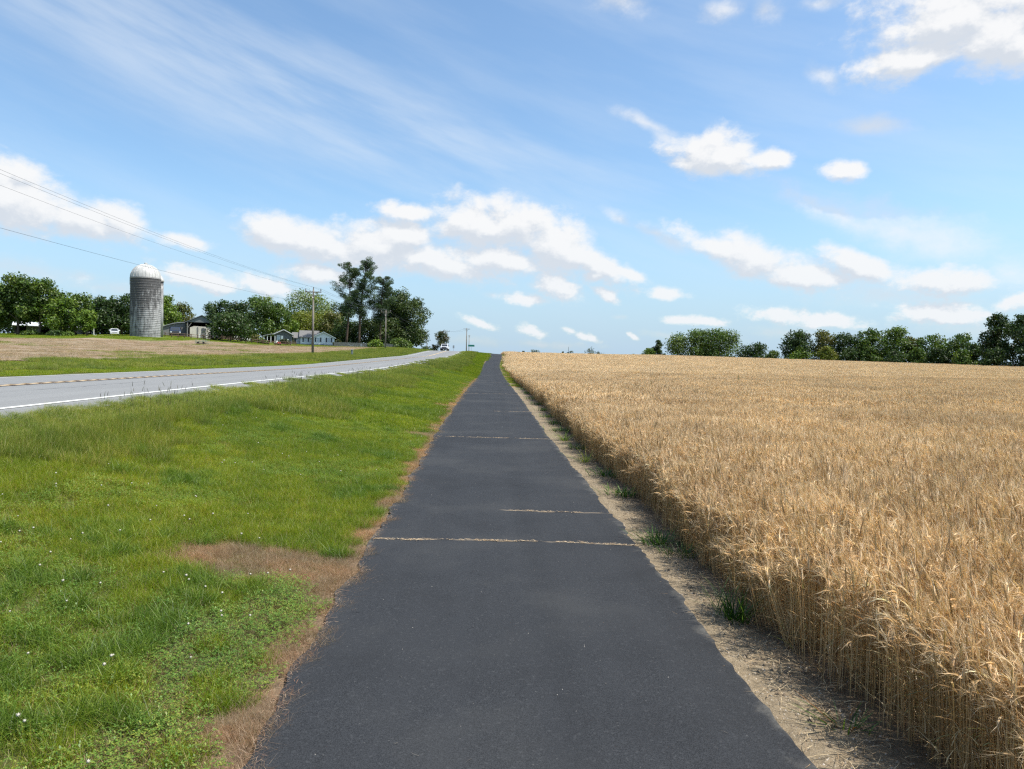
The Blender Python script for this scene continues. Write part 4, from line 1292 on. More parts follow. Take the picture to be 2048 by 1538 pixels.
def pine(label, px, top, w, Y, seed, base_px=None, crown_from=.42, n=34, side=0.0):
    """tall pine: bare trunk, irregular tiers of needle clumps held out on limbs"""
    rng = random.Random(seed)
    p = at(px, top, Y)
    bx = p.x if base_px is None else at(base_px, 690, Y).x
    z0 = h(bx, Y)
    ht = p.z - z0; rad = w * .5 * Y / F_PX
    root = thing('pine_tree', label, 'pine tree', (bx, Y, z0 - .05), 0, 'tall pines')
    dx = p.x - bx
    ax = lambda t: Vector((dx * t + .25 * math.sin(t * 5 + seed), .2 * math.sin(t * 4), t * ht))
    mb = B()
    mb.tube([ax(i / 10) for i in range(11)], [.36 * (1 - .86 * i / 10) for i in range(11)], 8)
    Vs, Qs, Cs, n0 = [], [], [], 0
    cols = np.array(LEAFC['pine'])
    for i in range(n):
        t = crown_from + (1 - crown_from) * ((i + rng.random()) / n)
        u = (t - crown_from) / (1 - crown_from)
        env = (math.sin(math.pi * min(1, .12 + .80 * u)) ** .7) * (.55 + .45 * (u > .25))
        reach = rad * env * (.35 + .65 * rng.random())
        a = rng.random() * 2 * math.pi
        s_ = ax(max(.2, t - .05 - .04 * rng.random()))
        e_ = ax(t) + Vector((math.cos(a) * reach, math.sin(a) * reach, .2))
        mb.tube([s_, s_.lerp(e_, .5) + Vector((0, 0, .1)), e_], [.09 * (1.2 - t), .05, .025], 5, cap=False)
        lr = rad * (.20 + .16 * rng.random()) * (1 - .25 * u)
        for q in range(3):
            c0_ = e_.lerp(s_, .22 * q) + Vector((rng.uniform(-.4, .4), rng.uniform(-.4, .4), rng.uniform(-.2, .5)))
            m_ = 130
            d = RNG.normal(0, 1, (m_, 3)); d /= np.linalg.norm(d, axis=1)[:, None]
            c = np.array(c0_) + d * (lr * (1 - .5 * RNG.random(m_)))[:, None] * np.array([1, 1, .62])
            nr = RNG.normal(0, 1, (m_, 3)); nr /= np.linalg.norm(nr, axis=1)[:, None]
            cc = np.clip(cols[rng.randrange(3)] * (1 + RNG.normal(0, .22, (m_, 1))), .006, .5)
            V, Q, C = leaf_cards(c, nr, U(.22, .42, m_), cc, .35)
            Vs.append(V); Qs.append(Q + n0); Cs.append(C); n0 += len(V)
    link('crown', mesh_from('crown', np.concatenate(Vs), [np.concatenate(Qs)], [M['leaf']], colors=np.concatenate(Cs)), root)
    link('trunk', mb.mesh('trunk', PBARK, smooth=True), root)
    return root

T_ = tree
G1 = 'trees around the farmyard'
T_('shade_tree', 'large spreading tree cut by the left picture edge', -8, 566, 92, 152, 'mid', 'broad', clear=.2, group=G1, leaves=4000)
T_('shade_tree', 'tall spreading tree with the highest crown left of the silo', 36, 549, 88, 150, 'mid', 'broad', clear=.22, group=G1, leaves=4400, nl=22)
T_('shade_tree', 'tall tree with a pale forked trunk before the low dark barn', 80, 556, 74, 149, 'mid', 'broad', clear=.26, group=G1, leaves=4000, nl=20, trunk_r=.22)
T_('shade_tree', 'dark tree filling the gap behind the two tallest farmyard trees', 112, 588, 60, 158, 'dark', 'broad', clear=.15, group=G1)
T_('shade_tree', 'bright green tree with low dark branches beside the pale-trunked tree', 124, 596, 62, 147, 'bright', 'round', clear=.12, group=G1)
T_('shade_tree', 'mid-sized tree with a thin pale trunk halfway to the silo', 150, 586, 70, 151, 'mid', 'round', clear=.22, group=G1, trunk_r=.13)
T_('shade_tree', 'small light green tree hanging low over the parked machinery', 174, 618, 36, 146, 'bright', 'round', clear=.22, group=G1, leaves=2200)
T_('shade_tree', 'dark wide tree behind the small light green tree', 205, 592, 62, 172, 'dark', 'broad', clear=.06, group=G1, leaves=3600)
T_('shade_tree', 'dark tree with its crown touching the left side of the silo', 244, 588, 66, 174, 'dark', 'broad', clear=.06, group=G1, leaves=3600)
T_('shade_tree', 'bright yellow-green tree behind the right side of the silo', 330, 588, 50, 182, 'bright', 'broad', clear=.05, group=G1)
T_('shade_tree', 'round olive tree between the silo and the open barn roof', 362, 607, 62, 190, 'olive', 'round', clear=.05, group=G1)
T_('shade_tree', 'dark round tree rising behind the right end of the open barn', 442, 600, 62, 196, 'dark', 'round', clear=.05, group=G1)
T_('shade_tree', 'dark tree seen in the dip between two brighter tree crowns', 486, 604, 56, 200, 'dark', 'round', clear=.05, group=G1)
T_('shade_tree', 'big leafy green tree behind the middle of the farmyard', 527, 592, 70, 206, 'mid', 'round', clear=.05, group=G1, leaves=4400, nl=22)
T_('shade_tree', 'narrow green tree at the right shoulder of the big leafy one', 560, 604, 34, 210, 'mid', 'round', clear=.05, group=G1)
T_('shade_tree', 'low broad dark tree standing in front of the open barn', 462, 626, 84, 164, 'dark', 'broad', clear=.18, group=G1, leaves=4200)
T_('shade_tree', 'light green tree drooping behind the porch house', 576, 636, 40, 214, 'bright', 'round', clear=.02, group=G1, leaves=2200)
for px, top, w, Y, lb in ((-6, 606, 90, 190, 'dark woodland tree behind the low barn, at the picture edge'), (60, 604, 90, 192, 'dark woodland tree behind the low barn roof'), (125, 606, 80, 190, 'dark woodland tree behind the right half of the low barn'),
                         (180, 606, 70, 188, 'dark woodland tree behind the short white post'), (228, 602, 70, 190, 'dark woodland tree behind the parked white car'), (270, 604, 60, 192, 'dark woodland tree mostly hidden by the silo')):
    T_('shade_tree', lb, px, top, w, Y, 'dark', 'bush', clear=0, leaf=.5, group='dark woodland behind the farmyard')
G2 = 'trees around the white house'
T_('shade_tree', 'pale green domed tree behind the utility pole', 622, 583, 92, 238, 'light', 'round', clear=.05, group=G2, leaves=4600, nl=24)
T_('shade_tree', 'dark tree in the shade left of the yellow-green one', 598, 622, 50, 232, 'dark', 'round', clear=.0, group=G2)
T_('shade_tree', 'yellow-green tree behind the roof of the white house', 622, 622, 72, 226, 'yellow', 'round', clear=.05, group=G2)
T_('shade_tree', 'greyish olive tree behind the gable of the white house', 662, 624, 54, 224, 'olive', 'round', clear=.05, group=G2)
T_('shade_tree', 'dark tree filling in between the olive tree and the pines', 686, 606, 50, 232, 'dark', 'round', clear=.0, group=G2)
pine('pine with a leaning left limb, left of the tallest pine', 700, 527, 66, 196, 5, 694, .40, 36)
pine('tallest pine, with an open crown above the house yard', 731, 520, 66, 198, 9, 717, .36, 46)
pine('third pine, its crown merging with the dark round trees', 768, 556, 66, 200, 14, 757, .38, 40)
T_('shade_tree', 'dark bushy tree around the foot of the left pine', 690, 640, 50, 206, 'dark', 'round', clear=.02, group=G2)
T_('shade_tree', 'dark bushy tree between the trunks of the two left pines', 730, 636, 56, 207, 'deep', 'round', clear=.04, group=G2)
T_('shade_tree', 'dark round tree behind the third pine', 790, 577, 64, 212, 'deep', 'round', clear=.03, group=G2, leaves=4400, nl=22)
T_('shade_tree', 'large dark oval tree at the right end of the farm trees', 822, 594, 66, 210, 'deep', 'round', clear=.08, group=G2, leaves=5200, nl=26)
T_('shade_tree', 'dark lower tree under the large oval one', 776, 640, 66, 205, 'deep', 'round', clear=.0, group=G2)
T_('yard_bush', 'rounded bush at the foot of the large dark oval tree', 802, 676, 40, 196, 'mid', 'bush', clear=0, leaves=1500, group=G2, category='bush')
T_('yard_bush', 'low light bush between the picket fence and the pines', 752, 680, 30, 193, 'bright', 'bush', clear=0, leaves=900, group=G2, category='bush')
T_('roadside_tree', 'lone dark reddish-green tree beyond the white pickup', 883, 661, 29, 238, 'rust', 'broad', clear=.14, leaves=2600, leaf=.36, zb=5.0)
G3 = 'hedgerow trees along the wheat'
T_('hedgerow_tree', 'vine-covered stump at the left end of the hedgerow', 1316, 679, 26, 232, 'dark', 'cone', clear=.0, leaves=1800, leaf=.3, group=G3)
T_('hedgerow_bush', 'small round vine bush left of the vine-covered stump', 1298, 695, 26, 231, 'bright', 'bush', clear=0, leaves=900, leaf=.3, group=G3, category='bush')
T_('hedgerow_tree', 'broad bright round tree, first full tree from the path', 1384, 660, 84, 222, 'mid', 'round', clear=.0, leaves=4400, nl=22, group=G3)
T_('hedgerow_tree', 'round tree with gaps in its crown, second from the path', 1440, 658, 72, 220, 'mid', 'round', clear=.0, leaves=3600, open_=.25, group=G3)
T_('hedgerow_tree', 'short dark tree in the gap of the hedgerow', 1510, 686, 52, 213, 'dark', 'round', clear=.0, leaves=2200, group=G3)
T_('hedgerow_bush', 'low bush beside the short dark tree', 1546, 700, 34, 206, 'mid', 'bush', clear=0, leaves=1000, leaf=.3, group=G3, category='bush')
T_('hedgerow_tree', 'tree with a flat ragged top right of the hedgerow gap', 1597, 660, 58, 200, 'dark', 'broad', clear=.12, open_=.15, group=G3)
T_('hedgerow_tree', 'narrow greyish tree beside the ragged-topped one', 1650, 660, 50, 198, 'olive', 'round', clear=.0, open_=.2, group=G3)
T_('hedgerow_tree', 'dark tree with low spreading branches in mid hedgerow', 1697, 666, 62, 194, 'dark', 'broad', clear=.0, group=G3)
T_('hedgerow_tree', 'tall feathery tree beside the domed hedgerow tree', 1738, 656, 54, 190, 'mid', 'broad', clear=.05, open_=.28, group=G3)
T_('hedgerow_tree', 'big domed tree in the middle of the hedgerow', 1781, 654, 72, 186, 'mid', 'round', clear=.0, leaves=4400, nl=22, group=G3)
T_('hedgerow_tree', 'thin tree behind the dip right of the domed tree', 1826, 672, 40, 184, 'olive', 'round', clear=.0, open_=.3, leaves=2000, group=G3)
T_('hedgerow_tree', 'airy tree with sky showing through, right of the dip', 1866, 668, 62, 180, 'mid', 'broad', clear=.0, open_=.33, group=G3)
T_('hedgerow_tree', 'flat-topped tree left of the tallest hedgerow tree', 1916, 666, 62, 172, 'mid', 'broad', clear=.0, open_=.2, group=G3)
T_('hedgerow_tree', 'low tree under the tallest hedgerow tree', 1950, 684, 46, 166, 'dark', 'round', clear=.0, group=G3)
T_('hedgerow_tree', 'tallest dark tree near the right end of the hedgerow', 1998, 624, 66, 158, 'dark', 'broad', clear=.08, leaves=4800, nl=24, group=G3)
T_('hedgerow_tree', 'tall tree cut by the right picture edge', 2046, 628, 74, 152, 'dark', 'broad', clear=.0, leaves=4400, nl=22, group=G3)
BUSHL = ['low bright bush under the ragged-topped hedgerow tree', 'low bush with pale leaves below the narrow greyish tree', 'small dark bush below the low spreading branches',
         'bush at the foot of the feathery tree', 'bush at the foot of the big domed tree', 'low bush in the dip right of the domed tree', 'bush below the airy hedgerow tree',
         'broad bush below the flat-topped hedgerow tree', 'bush in deep shade below the tallest hedgerow tree']
for (px, top, w, Y, c), lb in zip([(1600, 694, 52, 197, 'bright'), (1655, 692, 46, 192, 'yellow'), (1700, 696, 44, 188, 'dark'), (1745, 694, 46, 184, 'mid'), (1790, 700, 50, 180, 'dark'),
                                   (1832, 694, 46, 177, 'mid'), (1878, 696, 54, 172, 'dark'), (1925, 698, 56, 165, 'mid'), (1990, 694, 60, 152, 'dark')], BUSHL):
    T_('hedgerow_bush', lb, px, top, w, Y, c, 'bush', clear=0, leaves=1300, leaf=.34, group='bushes under the hedgerow', category='bush')

# tree tops showing over the crest of the hill, far beyond
G4 = 'far trees beyond the crest'
for (px, top, w, Y, lb, sh) in [(848, 692, 24, 430, 'far hazy tree at the left of the distant clump by the road', 'round'), (866, 694, 26, 420, 'far hazy tree in the distant clump behind the roadside tree', 'round'),
                            (1047, 701, 12, 600, 'tiny far tree top just right of the footpath crest', 'round'), (1071, 699, 26, 600, 'low far tree top right of the footpath crest', 'broad'),
                            (1126, 702, 12, 650, 'tiny far tree top left of the radio mast', 'cone'), (1141, 701, 14, 640, 'small far tree top at the foot of the radio mast', 'round'),
                            (1177, 695, 26, 620, 'largest far tree top, domed, right of the radio mast', 'broad'), (1197, 703, 24, 630, 'low far tree top right of the domed one', 'broad'),
                            (1268, 707, 12, 640, 'tiny far tree top left of the hedgerow end', 'round')]:
    T_('distant_tree', lb, px, top, w, Y, 'far', sh, clear=.25, leaves=900, leaf=.8, group=G4, zb=-1.5, nl=10)

# ------------------------------------------------------------------ buildings and farmyard
M['white_wall'] = mat_plain('white_siding', (.66, .70, .74), .6, var=.05, scale=0.9)
M['trim'] = mat_plain('white_trim', (.80, .81, .80), .5)
M['roof_grey'] = mat_plain('grey_shingle', (.17, .165, .16), .9, var=.15, scale=3, spec=.1)
M['dark_shutter'] = mat_plain('dark_blue_shutter', (.018, .035, .055), .5)
M['glass'] = mat_plain('window_glass', (.35, .42, .50), .12, spec=.8)
M['grey_siding'] = mat_plain('weathered_grey_boards', (.19, .19, .185), .85, var=.25, scale=2.2, streak=(3, 3, .4))
M['dark_siding'] = mat_plain('dark_grey_boards', (.10, .11, .12), .8, var=.2, scale=2)
M['tin'] = mat_plain('dull_tin_roof', (.30, .31, .32), .55, var=.18, scale=1.2, streak=(4, .5, 1))
M['tin_dark'] = mat_plain('dark_tin_roof', (.155, .175, .18), .55, var=.12, scale=1.2, streak=(4, .5, 1))
M['tin_bright'] = mat_plain('bright_tin_roof', (.62, .64, .66), .5, var=.12, scale=.8, streak=(4, .5, 1))
M['cream'] = mat_plain('cream_boards', (.60, .56, .49), .8, var=.16, scale=2.0, streak=(1, 1, .3))
M['inside_shade'] = mat_plain('shaded_boards', (.022, .020, .018), .95)  # near-black: the shade inside barns, porch and doorway put into the colour
M['brown_wood'] = mat_plain('brown_rail', (.13, .085, .06), .9, var=.3, scale=3)
M['post_wood'] = mat_plain('weathered_pole', (.22, .195, .165), .9, var=.25, scale=3, streak=(1, 1, .2), bump_=.3, spec=.15)
M['metal'] = mat_plain('galvanised_metal', (.42, .43, .44), .45, metal=.6)
M['dark_metal'] = mat_plain('dark_metal', (.06, .06, .065), .5)
M['wire'] = mat_plain('power_wire', (.045, .05, .055), .6)
M['red'] = mat_plain('red_paint', (.45, .05, .035), .5)
M['green_sign'] = mat_plain('green_sign_sheet', (.0, .19, .14), .45)
M['rubber'] = mat_plain('tyre_rubber', (.02, .02, .02), .85)

def mat_silo():
    m, T, out = new_mat('silo_concrete')
    tc_ = T.n('ShaderNodeTexCoord').outputs['Object']
    sp = T.n('ShaderNodeSeparateXYZ', ins={0: tc_})
    ang = T.math('ARCTAN2', sp.outputs[1], sp.outputs[0])
    z = sp.outputs[2]
    def cyl(a, b):
        return T.n('ShaderNodeCombineXYZ', ins={0: T.math('MULTIPLY', ang, a), 1: T.math('MULTIPLY', z, b)}).outputs[0]
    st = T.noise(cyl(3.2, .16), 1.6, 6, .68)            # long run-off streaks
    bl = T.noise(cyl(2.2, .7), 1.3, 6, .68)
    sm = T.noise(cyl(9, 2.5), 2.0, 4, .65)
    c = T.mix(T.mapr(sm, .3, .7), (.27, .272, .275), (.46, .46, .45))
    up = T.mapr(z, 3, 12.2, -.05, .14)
    side = T.math('MULTIPLY', T.math('COSINE', T.math('SUBTRACT', ang, 3.9)), .05)  # shade on the left put into the colour, besides the stains
    dirt = T.mapr(T.math('ADD', T.math('ADD', T.math('ADD', T.math('MULTIPLY', st, .6), T.math('MULTIPLY', bl, .4)), up), side), .43, .56, 0, .93)  # run-off stains, plus that left-hand shade painted in
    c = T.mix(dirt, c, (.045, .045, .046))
    top = T.mapr(T.math('ADD', z, T.math('MULTIPLY', st, 2.2)), 12.2, 13.0, 0, .85)
    c = T.mix(top, c, (.05, .045, .04))
    low = T.mapr(T.math('ADD', z, T.math('MULTIPLY', bl, 3.0)), 3.2, 1.2, 0, .5)
    c = T.mix(low, c, (.12, .115, .105))
    pb = T.n('ShaderNodeBsdfPrincipled', ins={'Base Color': c, 'Roughness': .9})
    T.link(T.n('ShaderNodeBump', ins={'Strength': .4, 'Distance': .03, 'Height': sm}).outputs[0], pb.inputs['Normal'])
    T.link(pb.outputs[0], out.inputs[0])
    return m
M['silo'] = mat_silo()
M['dome'] = mat_plain('silo_dome_sheet', (.46, .455, .43), .5, var=.22, scale=1.1)
M['hoop'] = mat_plain('steel_hoop', (.27, .265, .26), .7, var=.3, scale=6)

def silo():
    Y = 150.0
    p = at(290.5, 673, Y)
    z0 = h(p.x, Y)
    r_ = (321 - 260) / 2 * Y / F_PX * .895
    ztop = at(290, 556, Y).z - z0
    zap = at(290, 528, Y).z - z0
    s = thing('silo', 'tall weathered concrete silo with a white ribbed dome', 'silo', (p.x, Y, z0 - .2))
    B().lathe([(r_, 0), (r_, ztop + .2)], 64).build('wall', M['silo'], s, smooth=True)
    hb = B()
    z = .5
    while z < ztop:
        step = .30 + .24 * (z / ztop)
        hb.lathe([(r_ + .002, z - .022), (r_ + .05, z - .012), (r_ + .05, z + .012), (r_ + .002, z + .022)], 48)
        z += step
    hb.build('steel_hoops', M['hoop'], s, kind='stuff')
    B().lathe([(r_ + .003, ztop - .05), (r_ + .07, ztop - .02), (r_ + .07, ztop + .22), (r_ - .02, ztop + .24)], 64).build('rim_band', M['hoop'], s)
    hd = zap - ztop
    prof = [(r_ * 1.0 * math.cos(a), ztop + .22 + hd * .97 * math.sin(a)) for a in np.linspace(0, math.pi / 2 - .06, 12)] + [(.0, ztop + .2 + hd)]
    dome = B().lathe(prof, 56).build('dome', M['dome'], s, smooth=True)
    rb = B()
    for k_ in range(28):
        a = 2 * math.pi * k_ / 28
        rb.tube([((q[0] + .02) * math.cos(a), (q[0] + .02) * math.sin(a), q[1] + .01) for q in prof[:-1]], .035, 4, cap=False)
    rb.build('dome_ribs', M['dome'], dome, kind='stuff')
    B().lathe([(.3, ztop + .15 + hd), (.3, ztop + .4 + hd), (.0, ztop + .5 + hd)], 12).build('vent_cap', M['dome'], s)
    # filling chute up the right-hand side, behind, with its own pale cap
    va = math.atan2(-p.x, Y); cx_, cy_ = r_ * (math.cos(va) - .5 * math.sin(va)), r_ * (math.sin(va) + .5 * math.cos(va))
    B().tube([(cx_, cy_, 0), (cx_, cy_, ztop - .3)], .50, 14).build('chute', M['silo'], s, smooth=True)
    B().tube([(cx_, cy_, ztop - .3), (cx_, cy_, ztop + .1), (cx_, cy_, ztop + .9)], [.62, .58, .1], 14).build('chute_cap', M['dome'], s, smooth=True)
    lad = B()
    for k_ in range(3):
        lad.tube([(-r_ - .25, -.25 + k_ * .25, ztop - 1.2), (-r_ - .25, -.25 + k_ * .25, ztop + .3)], .03, 4)
    for z in np.arange(ztop - 1.2, ztop + .3, .35):
        lad.box(-r_ - .27, -r_ + .02, -.27, .27, z, z + .03)
    lad.build('ladder_cage', M['dark_metal'], s)
silo()

def window(parent, x, y, z, w, hgt, rows=2, frame=M['trim']):
    fr = B()
    fr.box(x - w / 2 - .06, x + w / 2 + .06, y - .05, y - .002, z - .06, z)
    fr.box(x - w / 2 - .06, x + w / 2 + .06, y - .05, y - .002, z + hgt, z + hgt + .07)
    fr.box(x - w / 2 - .06, x - w / 2, y - .05, y - .002, z, z + hgt)
    fr.box(x + w / 2, x + w / 2 + .06, y - .05, y - .002, z, z + hgt)
    fr.box(x - w / 2, x + w / 2, y - .045, y - .01, z + hgt / 2 - .03, z + hgt / 2 + .03)
    o = fr.build('window', frame, parent)
    B().box(x - w / 2, x + w / 2, y - .025, y - .004, z, z + hgt).build('pane', M['glass'], o)
    return o

def white_house():
    Y = 198.0
    k_ = Y / F_PX
    p = at(628, 690, Y)
    z0 = h(p.x, Y); va = math.atan2(-p.x, Y)
    s = thing('white_house', 'single-storey white house with dark shutters and a front gable', 'house', (p.x, Y, z0 - .1), va)
    X_ = lambda px: (px - 628) * k_ * math.cos(math.atan((628 - 1024) / F_PX))
    eave = (690 - 674.5) * k_ * 1.0; gab = (690 - 663.5) * k_; ridge = (690 - 660.8) * k_
    # long wing with its ridge running left to right, then the gabled bay in front
    lw0, lw1, gx0, gx1 = X_(601), X_(627), X_(624.5), X_(668.5)
    gm = (gx0 + gx1) / 2
    B().box(lw0, lw1, 0, 7.5, 0, eave).prism_x([(0, eave), (7.5, eave), (3.75, ridge - .15)], lw0, lw1).build('wall', M['white_wall'], s)
    B().prism_y([(gx0, 0), (gx1, 0), (gx1, eave), (gm, gab - .1), (gx0, eave)], -1.3, 7.0).build('wall', M['white_wall'], s)
    B().prism_x([(-.45, eave - .08), (3.75, ridge), (7.95, eave - .08), (7.95, eave + .02), (3.75, ridge + .14), (-.45, eave + .02)], lw0 - .35, lw1 + 1.5).build('roof', M['roof_grey'], s)
    B().prism_y([(gx0 - .4, eave - .14), (gm, gab + .02), (gx1 + .4, eave - .14), (gx1 + .4, eave - .02), (gm, gab + .16), (gx0 - .4, eave - .02)], -1.62, 7.2).build('roof', M['roof_grey'], s, label='grey gable roof over the right-hand bay')
    B().prism_y([(gx0 - .42, eave - .22), (gm, gab - .06), (gx1 + .42, eave - .22), (gx1 + .42, eave - .03), (gm, gab + .14), (gx0 - .42, eave - .03)], -1.68, -1.63).build('gable_trim', M['trim'], s)
    # small left extension
    ex0, ex1 = X_(586), X_(601)
    B().box(ex0, ex1 - .01, 1.2, 6.4, 0, eave - .2).build('extension_wall', M['white_wall'], s)
    B().prism_x([(.9, eave - .28), (3.8, ridge - .55), (6.7, eave - .28), (6.7, eave - .16), (3.8, ridge - .42), (.9, eave - .16)], ex0 - .3, ex1 + .1).build('extension_roof', M['roof_grey'], s)
    B().box(lw0 - .02, gx0 - .002, -.03, 0, 0, .35).box(gx0 - .02, gx1 + .02, -1.33, -1.3, 0, .32).build('foundation', mat_plain('grey_block', (.28, .28, .28), .9), s)
    for px, yf in ((611.5, 0), (636, -1.3), (657.5, -1.3)):
        x = X_(px)
        window(s, x, yf, .95, .80, 1.05)
        for sg in (-1, 1):
            B().box(x + sg * .66 - .17, x + sg * .66 + .17, yf - .06, yf - .002, .9, 2.08).build('shutter', M['dark_shutter'], s)
    window(s, X_(597), 1.2, .9, .6, 1.1)
    B().box(X_(589), X_(592.5), 1.14, 1.195, .1, 1.9).build('door', M['dark_shutter'], s)
    B().box(gx0 + 2.9, gx0 + 3.6, -1.75, -1.35, .1, .55).build('heat_pump', M['metal'], s)
white_house()

def porch_house():
    Y = 190.0; k_ = Y / F_PX
    p = at(556, 686, Y); z0 = h(p.x, Y); va = math.atan2(-p.x, Y)
    s = thing('porch_house', 'dark grey house with a low gable and a shaded porch', 'house', (p.x, Y, z0 - .1), va)
    X_ = lambda px: (px - 556) * k_ * math.cos(math.atan((556 - 1024) / F_PX))
    e = (686 - 668) * k_; g = (686 - 658.5) * k_
    x0, x1 = X_(548), X_(584)
    xm = X_(567)
    B().prism_y([(x0, 0), (x1, 0), (x1, e), (xm, g - .1), (x0, e)], 0, 7).build('wall', M['dark_siding'], s)
    B().prism_y([(x0 - .5, e - .15), (xm, g), (x1 + .5, e - .15), (x1 + .5, e), (xm, g + .15), (x0 - .5, e)], -.7, 7.3).build('roof', M['tin'], s)
    B().prism_y([(X_(526), e - .55), (x0 - .1, e + .05), (x0 - .1, e + .17), (X_(526), e - .43)], -1.2, 6).build('porch_roof', M['tin'], s)
    B().box(X_(530), x0 - .01, 2.5, 6, 0, e - .5).build('porch_wall', M['inside_shade'], s)
    for px in (528, 535, 542, 550):
        B().box(X_(px) - .07, X_(px) + .07, -1.05, -.91, 0, e - .45).build('porch_post', M['trim'], s)
    window(s, X_(557), 0, .8, .75, 1.2)
    B().box(X_(562), X_(566), -.08, -.002, .2, 2.0).build('door', M['trim'], s)
    B().box(X_(568), X_(577), -1.4, -.9, .1, 1.1).build('porch_rail', M['trim'], s)
    B().prism_y([(x0 - .5, e - .24), (xm, g - .09), (x1 + .5, e - .24), (x1 + .5, e - .16), (xm, g - .01), (x0 - .5, e - .16)], -.76, -.71).build('gable_trim', M['trim'], s)
porch_house()

def open_barn():
    Y = 165.0; k_ = Y / F_PX
    p = at(401, 673, Y); z0 = h(p.x, Y); va = math.atan2(-p.x, Y)
    s = thing('open_barn', 'tall open-fronted barn with a grey gable over a cream inner wall', 'barn', (p.x, Y, z0 - .1), va)
    X_ = lambda px: (px - 401) * k_ * math.cos(math.atan((401 - 1024) / F_PX))
    Z_ = lambda py: (673.5 - py) * k_
    x0, x1 = X_(374), X_(428); xm = X_(403.5)
    B().prism_y([(x0, Z_(641.5)), (x1, Z_(641.5)), (xm, Z_(628.5))], 0, .12).build('gable_wall', M['tin_dark'], s)
    B().prism_y([(x0 - .4, Z_(642.5)), (xm, Z_(627.6)), (x1 + .4, Z_(642.5)), (x1 + .4, Z_(641.6)), (xm, Z_(626.6)), (x0 - .4, Z_(641.6))], -.3, 9).build('roof', M['tin_dark'], s)
    B().box(x0, x0 + .18, 0, 9, 0, Z_(642)).box(x1 - .18, x1, 0, 9, 0, Z_(642)).box(x0 + .19, x1 - .19, 8.8, 8.95, 0, Z_(642)).prism_y([(x0 + .2, Z_(641.9)), (x1 - .2, Z_(641.9)), (xm, Z_(629.2))], 8.7, 8.79).box(x0 + .19, x1 - .19, .14, 8.7, Z_(642.4), Z_(642)).build('barn_wall', M['inside_shade'], s)
    for px in (375.3, 426.5):
        B().box(X_(px) - .12, X_(px) + .12, -.13, -.01, 0, Z_(642)).build('post', M['grey_siding'], s)
    mb = B()
    mb.tube([(X_(376.5), -.07, Z_(652)), (X_(383), -.07, Z_(643))], .07, 5)
    mb.build('brace', M['grey_siding'], s)
    # the lower cream-painted inner building
    inner = B()
    a0_, a1_ = X_(380), X_(421.5)
    inner.prism_y([(a0_, 0), (a1_, 0), (a1_, Z_(650)), (X_(388), Z_(649)), (a0_, Z_(652))], .2, 7).build('inner_wall', M['cream'], s)
    B().box(X_(403), X_(411.5), 0.13, .195, Z_(662), Z_(653)).build('hatch', M['dark_siding'], s)
    B().box(X_(394), X_(396.5), 0.14, .195, Z_(664), Z_(651)).build('hatch', M['grey_siding'], s)
    B().box(X_(402), X_(412), 0.10, .195, .1, Z_(663)).build('lower_door', M['grey_siding'], s)
    for px in (399.5, 413):
        B().box(X_(px) - .13, X_(px) + .13, -.4, -.15, .1, 1.0).build('white_barrel', M['trim'], s)
    B().box(X_(430), X_(434), 1, 2, 0, 1.4).build('feed_box', M['grey_siding'], s)
open_barn()

def lean_to():
    Y = 169.0; k_ = Y / F_PX
    p = at(348, 672, Y); z0 = h(p.x, Y); va = math.atan2(-p.x, Y)
    s = thing('machine_shed', 'grey board shed with a roof sloping down to the silo', 'shed', (p.x, Y, z0 - .1), va)
    X_ = lambda px: (px - 348) * k_ * math.cos(math.atan((348 - 1024) / F_PX))
    Z_ = lambda py: (673 - py) * k_
    B().prism_y([(X_(323), 0), (X_(373), 0), (X_(373), Z_(645.5)), (X_(358), Z_(646.5)), (X_(345), Z_(649)), (X_(332), Z_(653)), (X_(323), Z_(656))], 0, 8).build('wall', M['grey_siding'], s)
    B().prism_y([(X_(322), Z_(656.6)), (X_(332), Z_(653)), (X_(345), Z_(649)), (X_(358), Z_(646.5)), (X_(373.5), Z_(645.5)), (X_(373.5), Z_(644.3)), (X_(358), Z_(645.3)), (X_(345), Z_(647.8)), (X_(332), Z_(651.8)), (X_(322), Z_(655.4))], -.35, 8.3).build('roof', M['tin'], s)
    B().box(X_(339), X_(362.5), -.06, -.002, 0, Z_(656)).build('doorway', M['inside_shade'], s)  # near-black panel stands for the shade inside the open doorway
lean_to()

def low_barn():
    Y = 166.0; k_ = Y / F_PX
    p = at(110, 668, Y); z0 = h(p.x, Y); va = math.atan2(-p.x, Y)
    s = thing('low_barn', 'long low dark barn with a pale tin roof behind the left trees', 'barn', (p.x, Y, z0 - .1), va)
    X_ = lambda px: (px - 110) * k_ * math.cos(math.atan((110 - 1024) / F_PX))
    e = (668 - 651) * k_; rdg = (668 - 644) * k_
    x0, x1 = X_(32), X_(184)
    B().prism_x([(-.6, e - .1), (4, rdg), (8.6, e - .1), (8.6, e + .02), (4, rdg + .14), (-.6, e + .02)], x0 - .4, x1 + .4).build('roof', M['tin_bright'], s)
    B().box(x0, x1, 7.8, 8, 0, e).box(x0, x0 + .15, 0, 7.79, 0, e).box(x1 - .15, x1, 0, 7.79, 0, e).build('barn_wall', M['inside_shade'], s)
    for x in np.arange(x0 + .1, x1, 3.2):
        B().box(x - .09, x + .09, .02, .2, 0, e - .1).build('post', M['grey_siding'], s)
    for a, b in ((.15, .33), (.45, .6), (.72, .9)):
        B().box(x0 + (x1 - x0) * a, x0 + (x1 - x0) * b, .3, .4, 0, e - .1).build('boarding', M['dark_siding'], s)
low_barn()

